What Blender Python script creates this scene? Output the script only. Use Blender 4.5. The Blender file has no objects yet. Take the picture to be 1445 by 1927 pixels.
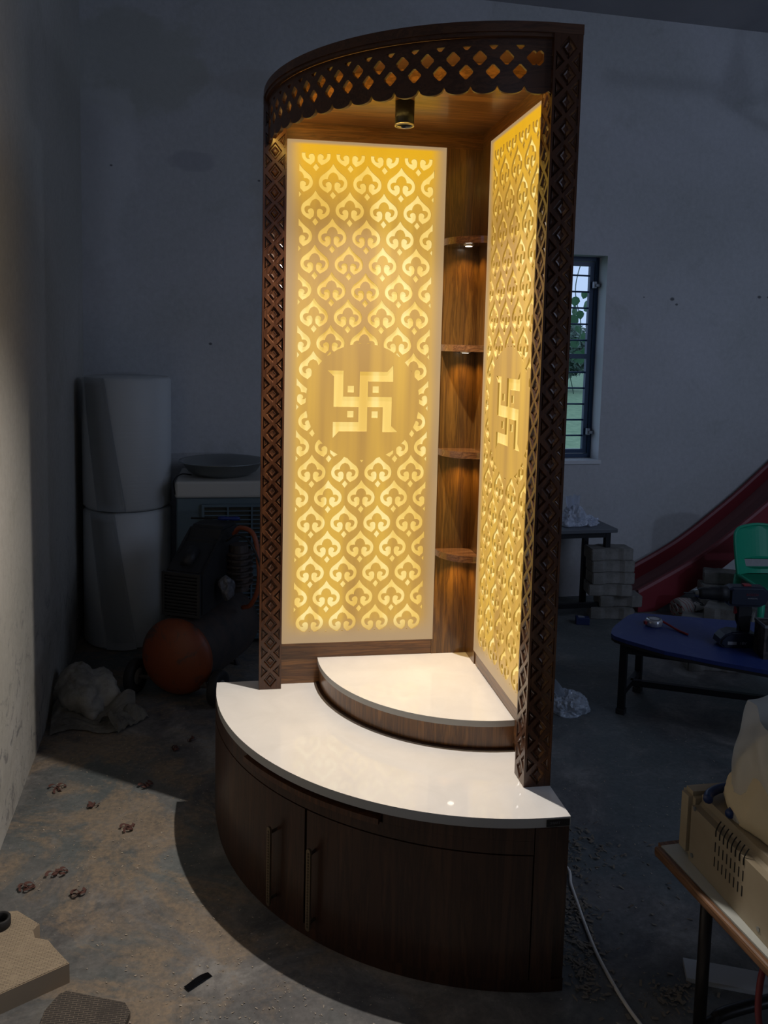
import bpy, bmesh, math, random
from mathutils import Vector, Matrix, noise
from mathutils.geometry import tessellate_polygon, delaunay_2d_cdt
PI = math.pi
R = math.radians
scn = bpy.context.scene
COL = scn.collection
random.seed(7)

# ---------------------------------------------------------------- camera
SC = .76
F_PX, W_PX, H_PX = 1529.36, 1445, 1927
yaw, pitch, roll = .1494, -.0963, .021
fwd = Vector((math.sin(yaw)*math.cos(pitch), math.cos(yaw)*math.cos(pitch), math.sin(pitch)))
rt = Vector((math.cos(yaw), -math.sin(yaw), 0))
up = rt.cross(fwd)
r2 = math.cos(roll)*rt + math.sin(roll)*up
u2 = -math.sin(roll)*rt + math.cos(roll)*up
cd = bpy.data.cameras.new('camera')
cam = bpy.data.objects.new('camera', cd)
COL.objects.link(cam)
M = Matrix((r2, u2, -fwd)).transposed().to_4x4()
M.translation = Vector((-.9018*SC, -3.1081*SC, (1.3415+.5442)*SC))
cam.matrix_world = M
cd.sensor_fit = 'VERTICAL'
cd.sensor_height = 36
cd.sensor_width = 27
cd.lens = F_PX/H_PX*36
cd.shift_x = 34.78/H_PX
cd.shift_y = -167.48/H_PX
cd.clip_start = .02
scn.camera = cam

# ---------------------------------------------------------------- world / light
scn.view_settings.view_transform = 'Standard'
scn.view_settings.look = 'None'
scn.view_settings.gamma = 1
scn.view_settings.use_curve_mapping = False
scn.view_settings.exposure = 0.0
world = bpy.data.worlds.new('overcast_sky')
scn.world = world
world.use_nodes = True
world.node_tree.nodes['Background'].inputs[0].default_value = (.50, .68, 1, 1)
world.node_tree.nodes['Background'].inputs[1].default_value = .95

def light(name, kind, loc, energy, color, target=None, size=1, size_y=None, parent=None, **kw):
    l = bpy.data.lights.new(name, kind)
    l.energy = energy
    l.color = color
    if kind == 'AREA':
        l.shape = 'RECTANGLE' if size_y else 'DISK'
        l.size = size
        if size_y: l.size_y = size_y
    else:
        l.shadow_soft_size = size
    for k, v in kw.items(): setattr(l, k, v)
    o = bpy.data.objects.new(name, l)
    COL.objects.link(o)
    o.location = loc
    if target is not None:
        o.rotation_euler = (Vector(target)-Vector(loc)).to_track_quat('-Z', 'Y').to_euler()
    if parent: o.parent = parent
    return o
BLUE = (.60, .75, 1.0)
DAY = (.58, .71, 1.0)
light('daylight_fill_high_right', 'AREA', (3.0, -1.6, 2.9), 23, DAY, (1.1, .9, .3), 2.4, 2.0)  # added area lamp high on the right to lift the floor; no doorway built
light('daylight_from_behind', 'AREA', (-1.0, -4.6, 3.0), 6, DAY, (.2, 2, 1.2), 2.6, 1.4)
light('daylight_low_opening', 'AREA', (3.1, -4.0, 1.15), 12, DAY, (2.2, 2.05, 2.8), .28)

# ---------------------------------------------------------------- materials
MATS = {}
def mat(name, color=(.5,.5,.5), rough=.5, metal=0, **kw):
    if name in MATS: return MATS[name]
    m = bpy.data.materials.new(name)
    m.use_nodes = True
    b = m.node_tree.nodes['Principled BSDF']
    b.inputs['Base Color'].default_value = (*color, 1)
    b.inputs['Roughness'].default_value = rough
    b.inputs['Metallic'].default_value = metal
    for k, v in kw.items():
        k = {'coat': 'Coat Weight', 'coat_rough': 'Coat Roughness', 'trans': 'Transmission Weight', 'alpha': 'Alpha',
             'sss': 'Subsurface Weight', 'spec': 'Specular IOR Level', 'estr': 'Emission Strength'}.get(k, k)
        if k == 'ecol': b.inputs['Emission Color'].default_value = (*v, 1)
        else: b.inputs[k].default_value = v
    MATS[name] = m
    return m
class NT:
    def __init__(s, m):
        s.t = m.node_tree; s.b = s.t.nodes['Principled BSDF']
    def n(s, typ, **kw):
        nd = s.t.nodes.new(typ)
        for k, v in kw.items():
            if k.startswith('i_'):
                key = k[2:]
                key = int(key) if key.isdigit() else key.replace('_', ' ')
                if isinstance(v, bpy.types.NodeSocket): s.t.links.new(v, nd.inputs[key])
                else: nd.inputs[key].default_value = v
            else: setattr(nd, k, v)
        return nd
    def l(s, a, b): s.t.links.new(a, b)
    def coord(s, kind='Object', scale=(1,1,1), rot=(0,0,0), loc=(0,0,0)):
        c = s.n('ShaderNodeTexCoord')
        mp = s.n('ShaderNodeMapping')
        mp.inputs['Scale'].default_value = scale
        mp.inputs['Rotation'].default_value = rot
        mp.inputs['Location'].default_value = loc
        s.l(c.outputs[kind], mp.inputs[0])
        return mp.outputs[0]
    def noise(s, vec, scale, detail=4, rough=.55, dist=0):
        nd = s.n('ShaderNodeTexNoise')
        nd.inputs['Scale'].default_value = scale; nd.inputs['Detail'].default_value = detail
        nd.inputs['Roughness'].default_value = rough; nd.inputs['Distortion'].default_value = dist
        s.l(vec, nd.inputs['Vector'])
        return nd.outputs['Fac']
    def ramp(s, fac, stops, interp='LINEAR'):
        nd = s.n('ShaderNodeValToRGB'); cr = nd.color_ramp; cr.interpolation = interp
        while len(cr.elements) < len(stops): cr.elements.new(.5)
        for e, (p, c) in zip(cr.elements, stops):
            e.position = p
            e.color = (*c, 1) if hasattr(c, '__len__') else (c, c, c, 1)
        s.l(fac, nd.inputs[0])
        return nd.outputs[0]
    def mix(s, fac, a, b, typ='MIX'):
        nd = s.n('ShaderNodeMixRGB', blend_type=typ)
        for i, v in enumerate((fac, a, b)):
            if isinstance(v, bpy.types.NodeSocket): s.l(v, nd.inputs[i])
            elif i == 0: nd.inputs[0].default_value = v
            else: nd.inputs[i].default_value = (*v, 1)
        return nd.outputs[0]
    def math(s, op, a, b=None, c=None):
        nd = s.n('ShaderNodeMath', operation=op)
        for i, v in enumerate((a, b, c)):
            if v is None: continue
            if isinstance(v, bpy.types.NodeSocket): s.l(v, nd.inputs[i])
            else: nd.inputs[i].default_value = v
        return nd.outputs[0]
    def smooth(s, v, lo, hi):
        nd = s.n('ShaderNodeMapRange', interpolation_type='SMOOTHSTEP')
        s.l(v, nd.inputs[0]); nd.inputs[1].default_value = lo; nd.inputs[2].default_value = hi
        return nd.outputs[0]
    def bump(s, fac, strength=.3, dist=.01):
        nd = s.n('ShaderNodeBump'); nd.inputs['Strength'].default_value = strength; nd.inputs['Distance'].default_value = dist
        s.l(fac, nd.inputs['Height']); s.l(nd.outputs[0], s.b.inputs['Normal'])

def wood_mat(name, c1, c2, rough=.3, axis='z', coat=.3, scale=1.0):
    if name in MATS: return MATS[name]
    m = mat(name, c1, rough, coat=coat, coat_rough=.12)
    t = NT(m)
    sc = {'z': (9, 9, .55), 'x': (.55, 9, 9), 'y': (9, .55, 9)}[axis]
    v = t.coord('Object', tuple(q*scale for q in sc))
    a = t.noise(v, 3.2, 6, .6, 1.3)
    bnd = t.noise(v, 11, 3, .6, .4)
    f = t.math('ADD', t.math('MULTIPLY', a, .75), t.math('MULTIPLY', bnd, .3))
    col = t.ramp(f, [(.32, c1), (.47, tuple(.5*(p+q) for p, q in zip(c1, c2))), (.52, tuple(.8*q for q in c1)), (.62, c2), (.8, tuple(.75*q for q in c1))])
    t.l(col, t.b.inputs['Base Color'])
    t.bump(bnd, .06, .002)
    return m
W1, W2 = (.120, .045, .012), (.27, .115, .030)
WOOD_V = wood_mat('teak_grain_vertical', W1, W2)
WOOD_X = wood_mat('teak_grain_lengthwise', W1, W2, axis='x')
WOOD_Y = wood_mat('teak_grain_crosswise', W1, W2, axis='y')
WOOD_CEIL = wood_mat('teak_ceiling_board', (.17, .075, .026), (.33, .15, .05), axis='x', rough=.35)
WOOD_BASE = wood_mat('walnut_veneer_doors', (.036, .013, .006), (.066, .026, .012), rough=.4, coat=.12, scale=.8)
WOOD_POST = wood_mat('polished_dark_carved_wood', (.060, .022, .010), (.115, .045, .018), rough=.3, coat=.12)
WOOD_FRET = wood_mat('fretwork_dark_wood', (.075, .030, .014), (.12, .05, .022), rough=.4, axis='x', coat=.1)

def quartz():
    m = mat('white_quartz', (.80, .78, .75), .035, spec=.7)
    t = NT(m); v = t.coord('Object')
    t.l(t.ramp(t.noise(v, 9, 5, .6, .8), [(.3, (.77,.75,.72)), (.7, (.84,.82,.79))]), t.b.inputs['Base Color'])
    return m
QUARTZ = quartz()
QEDGE = mat('quartz_cut_edge_dim', (.40, .40, .39), .35)  # slab edge kept darker than the quartz: its dim lighting painted in

# ---------------------------------------------------------------- helpers
def mesh_obj(name, verts, faces, m, parent=None, smooth=False, loc=None):
    me = bpy.data.meshes.new(name)
    me.from_pydata([tuple(v) for v in verts], [], faces)
    me.validate(); me.update()
    return link(name, me, m, parent, smooth, loc)
def link(name, me, m, parent=None, smooth=False, loc=None):
    o = bpy.data.objects.new(name, me)
    COL.objects.link(o)
    if m is not None:
        for q in (m if isinstance(m, (list, tuple)) else [m]): me.materials.append(q)
    if smooth:
        for p in me.polygons: p.use_smooth = True
    if parent: o.parent = parent
    if loc is not None: o.location = loc
    return o
def obj(name, bm, m, parent=None, smooth=False, loc=None, recalc=True):
    if recalc: bmesh.ops.recalc_face_normals(bm, faces=bm.faces)
    me = bpy.data.meshes.new(name)
    bm.to_mesh(me); bm.free()
    return link(name, me, m, parent, smooth, loc)
def thing(name, label, cat, loc=(0,0,0), rz=0, group=None):
    o = bpy.data.objects.new(name, None)
    COL.objects.link(o); o.location = loc; o.rotation_euler = (0, 0, rz)
    o.empty_display_size = .05
    return tag(o, label, cat, group)
def tag(o, label=None, cat=None, group=None, kind=None):
    if label: o['label'] = label
    if cat: o['category'] = cat
    if group: o['group'] = group
    if kind: o['kind'] = kind
    return o
def struct(o): o['kind'] = 'structure'; return o
def B(): return bmesh.new()
def box(bm, lo, hi, mtx=None, bev=0):
    lo = Vector(lo); hi = Vector(hi)
    r = bmesh.ops.create_cube(bm, size=1)
    vs = r['verts']
    bmesh.ops.scale(bm, vec=hi-lo, verts=vs)
    bmesh.ops.translate(bm, vec=(lo+hi)/2, verts=vs)
    if bev:
        es = list({e for v in vs for e in v.link_edges})
        rr = bmesh.ops.bevel(bm, geom=es, offset=bev, segments=2, affect='EDGES', profile=.5)
        vs = list({v for v in rr['verts']} | {v for v in vs if v.is_valid})
    if mtx is not None: bmesh.ops.transform(bm, matrix=mtx, verts=[v for v in vs if v.is_valid])
    return vs
def cyl(bm, p0, p1, r0, r1=None, seg=20, caps=True):
    p0 = Vector(p0); p1 = Vector(p1); r1 = r0 if r1 is None else r1
    d = p1-p0
    r = bmesh.ops.create_cone(bm, cap_ends=caps, segments=seg, radius1=r0, radius2=r1, depth=d.length)
    q = d.to_track_quat('Z', 'Y').to_matrix().to_4x4()
    q.translation = (p0+p1)/2
    bmesh.ops.transform(bm, matrix=q, verts=r['verts'])
    return r['verts']
def lathe(bm, prof, seg=40, mtx=None):
    rings = []
    for r, z in prof:
        if r < 1e-6: rings.append([bm.verts.new((0, 0, z))])
        else: rings.append([bm.verts.new((r*math.cos(2*PI*k/seg), r*math.sin(2*PI*k/seg), z)) for k in range(seg)])
    for a, b in zip(rings, rings[1:]):
        for k in range(seg):
            k2 = (k+1) % seg
            if len(a) == 1 and len(b) == 1: continue
            if len(a) == 1: bm.faces.new((a[0], b[k], b[k2]))
            elif len(b) == 1: bm.faces.new((a[k], b[0], a[k2]))
            else: bm.faces.new((a[k], b[k], b[k2], a[k2]))
    if mtx is not None: bmesh.ops.transform(bm, matrix=mtx, verts=[v for r in rings for v in r])
def catmull(pts, n=8):
    P = [Vector(p) for p in pts]; P = [P[0]*2-P[1]] + P + [P[-1]*2-P[-2]]
    out = []
    for i in range(1, len(P)-2):
        for k in range(n):
            t = k/n; a, b, c, d = P[i-1:i+3]
            out.append(.5*((2*b)+(c-a)*t+(2*a-5*b+4*c-d)*t*t+(3*b-a-3*c+d)*t**3))
    out.append(P[-2]); return out
def tube(bm, pts, r, seg=10, n=8, smooth=True):
    P = catmull(pts, n) if smooth else [Vector(p) for p in pts]
    rings = []; prev = None
    for i, p in enumerate(P):
        d = (P[min(i+1, len(P)-1)]-P[max(i-1, 0)]).normalized()
        if prev is None: a = d.orthogonal().normalized()
        else: a = (prev-d*prev.dot(d)).normalized()
        prev = a; b = d.cross(a)
        rr = r(i/(len(P)-1)) if callable(r) else r
        rings.append([bm.verts.new(p+(a*math.cos(2*PI*k/seg)+b*math.sin(2*PI*k/seg))*rr) for k in range(seg)])
    for A, C in zip(rings, rings[1:]):
        for k in range(seg): bm.faces.new((A[k], A[(k+1) % seg], C[(k+1) % seg], C[k]))
    bm.faces.new(rings[0][::-1]); bm.faces.new(rings[-1])
def prism(bm, outline, z0, z1, mtx=None, holes=()):
    """solid from a flat outline (x, y) with holes, between z0 and z1"""
    loops = [[Vector((x, y, 0)) for x, y in outline]] + [[Vector((x, y, 0)) for x, y in h] for h in holes]
    tri = tessellate_polygon(loops)
    flat = [p for l in loops for p in l]
    top = [bm.verts.new((p.x, p.y, z1)) for p in flat]; bot = [bm.verts.new((p.x, p.y, z0)) for p in flat]
    for a, b, c in tri:
        try:
            bm.faces.new((top[a], top[b], top[c])); bm.faces.new((bot[c], bot[b], bot[a]))
        except ValueError: pass
    k = 0
    for l in loops:
        n = len(l)
        for i in range(n):
            a, b = k+i, k+(i+1) % n
            try: bm.faces.new((top[a], bot[a], bot[b], top[b]))
            except ValueError: pass
        k += n
    if mtx is not None: bmesh.ops.transform(bm, matrix=mtx, verts=top+bot)
    return top+bot
def arc_pts(Rr, c, n, a_lo=0., a_hi=1., tb=0):
    """quarter arc through (-R, 0) and (0, -R), centre (c, c)"""
    r = math.hypot(Rr+c, c); a0 = math.atan2(-c, -(Rr+c)) % (2*PI); a1 = math.atan2(-(Rr+c), -c) % (2*PI)
    return [(c+r*math.cos(a0+(a1-a0)*(a_lo+(a_hi-a_lo)*k/n)), c+r*math.sin(a0+(a1-a0)*(a_lo+(a_hi-a_lo)*k/n))) for k in range(n+1)]
def pol(r, deg): return (-r*math.cos(R(deg)), -r*math.sin(R(deg)))
def curved_box(bm, r0, r1, d0, d1, z0, z1, n=32):
    """ring sector; angle measured from the -x axis towards -y"""
    o = [pol(r1, d0+(d1-d0)*k/n) for k in range(n+1)] + [pol(r0, d1-(d1-d0)*k/n) for k in range(n+1)]
    return prism(bm, o, z0, z1)
def text_obj(name, s, size, m, parent, mtx, depth=.0006):
    c = bpy.data.curves.new(name, 'FONT'); c.body = s; c.size = size; c.extrude = depth; c.align_x = 'CENTER'; c.align_y = 'CENTER'
    tmp = bpy.data.objects.new(name+'_src', c); COL.objects.link(tmp)
    bpy.context.view_layer.update()
    me = bpy.data.meshes.new_from_object(tmp.evaluated_get(bpy.context.evaluated_depsgraph_get()))
    bpy.data.objects.remove(tmp)
    me.transform(mtx); me.materials.clear()
    return link(name, me, m, parent)

# ---------------------------------------------------------------- the room
A0 = R(-3.6)
DL = Vector((math.sin(A0), math.cos(A0), 0)); DB = Vector((math.cos(A0), -math.sin(A0), 0))
KX, KY = -1.475, 1.85                      # left / back corner of the room
ROOM = Matrix.Translation((KX, KY, 0)) @ Matrix.Rotation(-A0, 4, 'Z')   # local x along the back wall, local y away from it
CEIL = 3.251
def rm(p): return ROOM @ Vector(p)

def wall_material(name, base, warm=False):
    m = mat(name, base, .85); t = NT(m); v = t.coord('Object')
    big = t.noise(v, .9, 5, .6, .5); med = t.noise(v, 3.3, 6, .65, .8); fine = t.noise(v, 38, 4, .7)
    c = t.mix(t.ramp(big, [(.35, 0.), (.62, 1.)]), base, tuple(b*f for b, f in zip(base, (.86, .87, .84))))
    c = t.mix(t.math('MULTIPLY', t.ramp(med, [(.56, 0.), (.68, 1.)]), .35), c, tuple(b*f for b, f in zip(base, (.66, .68, .62))))
    sp = t.ramp(t.noise(v, 14, 8, .8, 1.5), [(.68, 0.), (.72, 1.)])
    c = t.mix(t.math('MULTIPLY', sp, .55), c, (.10, .10, .10))
    c = t.mix(.2, c, t.ramp(fine, [(.3, .3), (.7, .7)]), 'OVERLAY')
    t.l(c, t.b.inputs['Base Color'])
    t.bump(fine, .25, .004)
    return m, t, c, v
WALL_B, tb_, cb_, vb_ = wall_material('distempered_back_wall', (.58, .58, .60))
# damp greenish patch and old plaster repair near the left top
sep = tb_.n('ShaderNodeSeparateXYZ'); tb_.l(vb_, sep.inputs[0])
X_, Z_ = sep.outputs[0], sep.outputs[2]
wob = tb_.math('MULTIPLY', tb_.math('SUBTRACT', tb_.noise(vb_, 4, 4, .6), .5), 1.6)
def blob(t, cx, cz, rx, rz, soft=.35, w=wob):
    dx = t.math('DIVIDE', t.math('SUBTRACT', X_, cx), rx); dz = t.math('DIVIDE', t.math('SUBTRACT', Z_, cz), rz)
    d = t.math('ADD', t.math('SQRT', t.math('ADD', t.math('MULTIPLY', dx, dx), t.math('MULTIPLY', dz, dz))), w)
    return t.math('SUBTRACT', 1, t.smooth(d, 1-soft, 1.0))
for cx, cz, rx, rz, col, k in [(.25, 2.78, .45, .32, (.38,.39,.33), .5), (.95, 2.72, .5, .08, (.42,.40,.38), .4), (1.05, 2.15, .28, .42, (.44,.42,.38), .5), (.55, 2.32, .12, .06, (.34,.34,.38), .5), (.1, 2.3, .2, .5, (.70,.70,.72), .4)]:
    cb_ = tb_.mix(tb_.math('MULTIPLY', blob(tb_, cx, cz, rx, rz), k), cb_, col)
for cx, cz, r in [(3.23, 1.73, .022), (3.26, 1.70, .014), (3.80, 1.76, .02), (3.86, 1.76, .014), (3.05, 1.735, .008), (.86, 2.25, .012), (.14, 2.28, .012), (.62, 1.42, .014)]:
    cb_ = tb_.mix(tb_.math('MULTIPLY', blob(tb_, cx, cz, r*.8, r*.55, .5), .8), cb_, (.06, .06, .065))
tb_.l(cb_, tb_.b.inputs['Base Color'])
WALL_L, tl_, cl_, vl_ = wall_material('distempered_left_wall', (.55, .53, .49))
sl = tl_.n('ShaderNodeSeparateXYZ'); tl_.l(vl_, sl.inputs[0])
low = tl_.math('SUBTRACT', 1, tl_.smooth(sl.outputs[2], .05, .95))
peel = tl_.ramp(tl_.noise(vl_, 11, 8, .75, 1.2), [(.55, 0.), (.62, 1.)])
cl_ = tl_.mix(tl_.math('MULTIPLY', tl_.math('MULTIPLY', peel, low), .85), cl_, (.17, .17, .18))
dirt = tl_.ramp(tl_.noise(vl_, 3.2, 6, .7, .8), [(.42, 0.), (.66, 1.)])
cl_ = tl_.mix(tl_.math('MULTIPLY', tl_.math('MULTIPLY', dirt, low), .6), cl_, (.30, .28, .24))
tl_.l(cl_, tl_.b.inputs['Base Color'])
CEILM = mat('painted_ceiling', (.42, .42, .44), .9)
t = NT(CEILM); t.l(t.ramp(t.noise(t.coord('Object'), 2.2, 5), [(.3, (.38,.38,.41)), (.7, (.46,.46,.48))]), t.b.inputs['Base Color'])

def floor_material():
    m = mat('worn_concrete_floor', (.2, .19, .18), .62, spec=.35); t = NT(m)
    v = t.coord('Object')
    big = t.noise(v, 1.2, 6, .62, .6); med = t.noise(v, 4.2, 8, .68, .7); fine = t.noise(v, 60, 5, .75); str_ = t.noise(t.coord('Object', (2.4, 5, 1), (0,0,1.1)), 3.5, 6, .7, 1.2)
    c = t.ramp(med, [(.36, (.078,.078,.082)), (.46, (.130,.124,.120)), (.54, (.180,.170,.160)), (.64, (.275,.26,.24))])
    c = t.mix(t.ramp(big, [(.45, .0), (.58, .75)]), c, (.115, .135, .135))
    # tan sawdust and dust patches
    dust = t.math('MULTIPLY', t.ramp(t.noise(v, 2.3, 8, .72, 1.1), [(.47, 0.), (.56, .9)]), t.ramp(fine, [(.30, .35), (.60, 1.)]))
    sx = t.n('ShaderNodeSeparateXYZ'); t.l(v, sx.inputs[0])
    leftness = t.math('SUBTRACT', 1, t.smooth(sx.outputs[0], .55, 1.35))
    c = t.mix(t.math('MULTIPLY', dust, leftness), c, (.27, .205, .14))
    c = t.mix(t.ramp(str_, [(.54, 0.), (.66, .25)]), c, (.30, .29, .275))
    c = t.mix(.45, c, t.ramp(fine, [(.25, .22), (.75, .78)]), 'OVERLAY')
    spk = t.n('ShaderNodeTexVoronoi'); spk.inputs['Scale'].default_value = 75; t.l(v, spk.inputs['Vector'])
    c = t.mix(t.math('MULTIPLY', t.ramp(spk.outputs['Distance'], [(.05, 1.), (.11, 0.)]), t.ramp(t.noise(v, 7, 3), [(.52, 0.), (.62, .8)])), c, (.55, .50, .43))
    t.l(c, t.b.inputs['Base Color'])
    t.l(t.ramp(med, [(.3, .5), (.7, .75)]), t.b.inputs['Roughness'])
    t.bump(t.math('ADD', med, t.math('MULTIPLY', fine, .3)), .3, .006)
    return m
FLOOR = floor_material()

def room_box(name, lo, hi, m, holes=None):
    bm = B(); box(bm, lo, hi)
    o = obj(name, bm, m); o.matrix_world = ROOM
    return struct(o)
room_box('floor', (-.25, -7.2, -.1), (6.2, .25, 0), FLOOR)
room_box('ceiling', (-.25, -7.2, CEIL), (6.2, .25, CEIL+.12), CEILM)
room_box('wall_left', (-.24, -7.2, 0), (0, .24, CEIL), WALL_L)
room_box('wall_right', (6.0, -7.2, 0), (6.2, .25, CEIL), WALL_B)
room_box('wall_front', (0, -7.2, 0), (6.0, -7.0, CEIL), WALL_B)
# back wall, local plane y=0, with the window opening
WX0, WX1, WZ0, WZ1, WT = 2.33, 2.815, .800, 1.957, .20
bm = B()
xs = [0, WX0, WX1, 6.0]; zs = [0, WZ0, WZ1, CEIL]
for i in range(3):
    for j in range(3):
        if i == 1 and j == 1: continue
        for y in (0, WT):
            bm.faces.new([bm.verts.new(p) for p in ((xs[i], y, zs[j]), (xs[i+1], y, zs[j]), (xs[i+1], y, zs[j+1]), (xs[i], y, zs[j+1]))])
for a, b in (((WX0, WZ0), (WX1, WZ0)), ((WX1, WZ0), (WX1, WZ1)), ((WX1, WZ1), (WX0, WZ1)), ((WX0, WZ1), (WX0, WZ0))):
    bm.faces.new([bm.verts.new(p) for p in ((a[0], 0, a[1]), (b[0], 0, b[1]), (b[0], WT, b[1]), (a[0], WT, a[1]))])
for a, b in (((0, 0), (6, 0)), ((6, 0), (6, CEIL)), ((6, CEIL), (0, CEIL)), ((0, CEIL), (0, 0))):
    bm.faces.new([bm.verts.new(p) for p in ((a[0], 0, a[1]), (b[0], 0, b[1]), (b[0], WT, b[1]), (a[0], WT, a[1]))])
bmesh.ops.remove_doubles(bm, verts=bm.verts, dist=1e-5)
o = obj('wall_back', bm, WALL_B); o.matrix_world = ROOM; struct(o)
WHITE = mat('window_reveal_white', (.70, .72, .74), .7)

# ---------------------------------------------------------------- window
BLUEP = mat('blue_painted_steel', (.018, .050, .115), .4)
win = bpy.data.objects.new('window_1', None); COL.objects.link(win); win.matrix_world = ROOM; struct(win)
def frame_ring(bm, x0, x1, z0, z1, w, y0, y1):
    for lo, hi in (((x0, y0, z0), (x0+w, y1, z1)), ((x1-w, y0, z0), (x1, y1, z1)), ((x0+w, y0, z0), (x1-w, y1, z0+w)), ((x0+w, y0, z1-w), (x1-w, y1, z1))):
        box(bm, lo, hi)
bm = B(); frame_ring(bm, WX0+.001, WX1-.001, WZ0+.001, WZ1-.001, .022, .095, .140); obj('window_frame', bm, BLUEP, win)
bm = B(); frame_ring(bm, WX0+.026, WX1-.026, WZ0+.026, WZ1-.026, .024, .105, .130)
box(bm, (WX0+.05, .105, 1.377), (WX1-.05, .130, 1.405)); obj('window_sash', bm, BLUEP, win)
for k in list(range(-5, 0))+list(range(1, 6)):
    bm = B(); z = 1.391+k*.0925; cyl(bm, (WX0+.03, .118, z), (WX1-.03, .118, z), .0052, seg=8); obj('window_bar', bm, BLUEP, win, True)
for z in (1.80, .955):
    bm = B(); box(bm, (WX1-.040, .075, z-.02), (WX1-.018, .096, z+.02), bev=.003); box(bm, (WX1-.03, .062, z-.012), (WX1-.002, .078, z+.006), bev=.003)
    obj('window_latch', bm, mat('dull_steel', (.25, .26, .28), .4, .8), win)
bm = B(); box(bm, (WX0-.01, -.012, WZ0-.022), (WX1+.012, .094, WZ0-.0005)); obj('window_sill', bm, WHITE, win)
for lo, hi in (((WX1-.0012, .0, WZ0), (WX1-.0002, WT, WZ1)), ((WX0, .141, WZ1-.0012), (WX1, WT, WZ1-.0002))):
    bm = B(); box(bm, lo, hi); obj('window_reveal', bm, WHITE, win)
# outside: grass, shrubs, creeper in front of the window
GRASS = mat('garden_grass', (.16, .27, .13), .9)
t = NT(GRASS); t.l(t.ramp(t.noise(t.coord('Object'), 6, 6, .7), [(.3, (.10,.19,.09)), (.7, (.26,.38,.20))]), t.b.inputs['Base Color'])
bm = B(); box(bm, (-6, .30, -.35), (40, 60, -.30)); o = obj('garden_lawn', bm, GRASS); o.matrix_world = ROOM; tag(o, 'grass lawn outside the barred window', 'lawn', kind='stuff')
LEAF = [mat('leaf_%s' % n, c, .6) for n, c in (('deep', (.035, .085, .06)), ('mid', (.06, .14, .08)), ('grey', (.10, .16, .12)))]
def leaf_cloud(name, c, rad, n, size, m, parent):
    vs = []; fs = []
    for i in range(n):
        d = Vector((random.gauss(0, 1), random.gauss(0, 1), random.gauss(0, 1))).normalized()*random.random()**.4
        p = Vector(c)+Vector((d.x*rad[0], d.y*rad[1], d.z*rad[2]))
        a = Vector((random.gauss(0, 1), random.gauss(0, 1), random.gauss(0, 1))).normalized(); b = a.orthogonal().normalized()
        s = size*random.uniform(.6, 1.4); k = len(vs)
        vs += [p-a*s, p+b*s*.4, p+a*s, p-b*s*.4]; fs.append((k, k+1, k+2, k+3))
    return mesh_obj(name, vs, fs, m, parent)
def shrub(loc, h, w, n, label, m, size=.14):
    t_ = thing('garden_shrub', label, 'shrub', loc)
    f = leaf_cloud('foliage', (0, 0, h*.56), (w, w, h*.40), n, size, m, t_); f['kind'] = 'stuff'
    bm = B()
    for k in range(7):
        a = random.random()*6.28; cyl(bm, (random.uniform(-.1, .1), random.uniform(-.1, .1), 0), (math.cos(a)*w*.7, math.sin(a)*w*.7, h*random.uniform(.6, .95)), .018, .006, 6)
    obj('stem', bm, mat('twig', (.30, .22, .17), .8), t_)
shrub(rm((12.0, 25, -.3)), 3.1, 1.5, 5200, 'tall dense green shrub outside the window', LEAF[0])
shrub(rm((15.3, 27, -.3)), 3.0, 1.6, 5200, 'grey green bushy shrub behind the first outside the window', LEAF[2])
shrub(rm((13.6, 31, -.3)), 3.4, 1.6, 5200, 'dark shrub farthest back beyond the window', LEAF[1])
cr = thing('creeper', 'green leafy creeper hanging outside the upper window panes', 'plant', rm((2.86, .50, 1.05)))
bm = B(); tube(bm, [(.0, -.297, 1.12), (.03, -.15, 1.08), (.05, 0, .95), (.02, .02, .75), (.06, 0, .5), (.0, .02, .3), (.03, 0, .1)], .003, 5); obj('stem', bm, LEAF[1], cr)
LEAFB = mat('leaf_bright', (.10, .26, .12), .5, sss=.1)
def leaf_me(s):
    pts = [(0, 0), (.35, .15), (.5, .5), (.35, .85), (0, 1.15), (-.35, .85), (-.5, .5), (-.35, .15)]
    bm = B(); vs = [bm.verts.new((x*s, .08*abs(x)*s, -y*s)) for x, y in pts]
    for i in range(1, 7): bm.faces.new((vs[0], vs[i], vs[i+1]))
    me = bpy.data.meshes.new('leaf'); bm.to_mesh(me); bm.free(); me.materials.append(LEAFB); return me
lm = leaf_me(.062)
for k in range(16):
    l = bpy.data.objects.new('leaf', lm); COL.objects.link(l); l.parent = cr
    l.location = (random.uniform(-.05, .10), random.uniform(-.02, .04), random.uniform(.30, .92)); l.rotation_euler = (random.uniform(-.4, .4), random.uniform(-1.2, 1.2), random.uniform(-.8, .8)); s = random.uniform(.7, 1.2); l.scale = (s, s, s)

# ---------------------------------------------------------------- base cabinet
ZC = .4136                    # counter top height
TM = .0220                    # counter slab
TB = .0292                    # wall thickness behind the inner faces
RC = .7595
cab = thing('curved_base_cabinet', 'dark walnut quarter-round base cabinet under the white countertop', 'cabinet', (0, 0, 0))
def cab_outline(off, n=48, back=TB):
    P = arc_pts(RC-off, .0436, n)
    return [(P[0][0], back)] + P + [(back, P[-1][1]), (back, back)]
bm = B(); prism(bm, cab_outline(.006), .028, ZC-TM-.0005); obj('carcass', bm, WOOD_BASE, cab)
bm = B(); prism(bm, cab_outline(.002), .0, .030); obj('plinth', bm, WOOD_BASE, cab)
def cab_front(bm, a_lo, a_hi, z0, z1, o0, o1, n=30):
    P = arc_pts(RC-o1, .0436, n, a_lo, a_hi); Q = arc_pts(RC-o0, .0436, n, a_lo, a_hi)
    prism(bm, Q+P[::-1], z0, z1)
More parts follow.
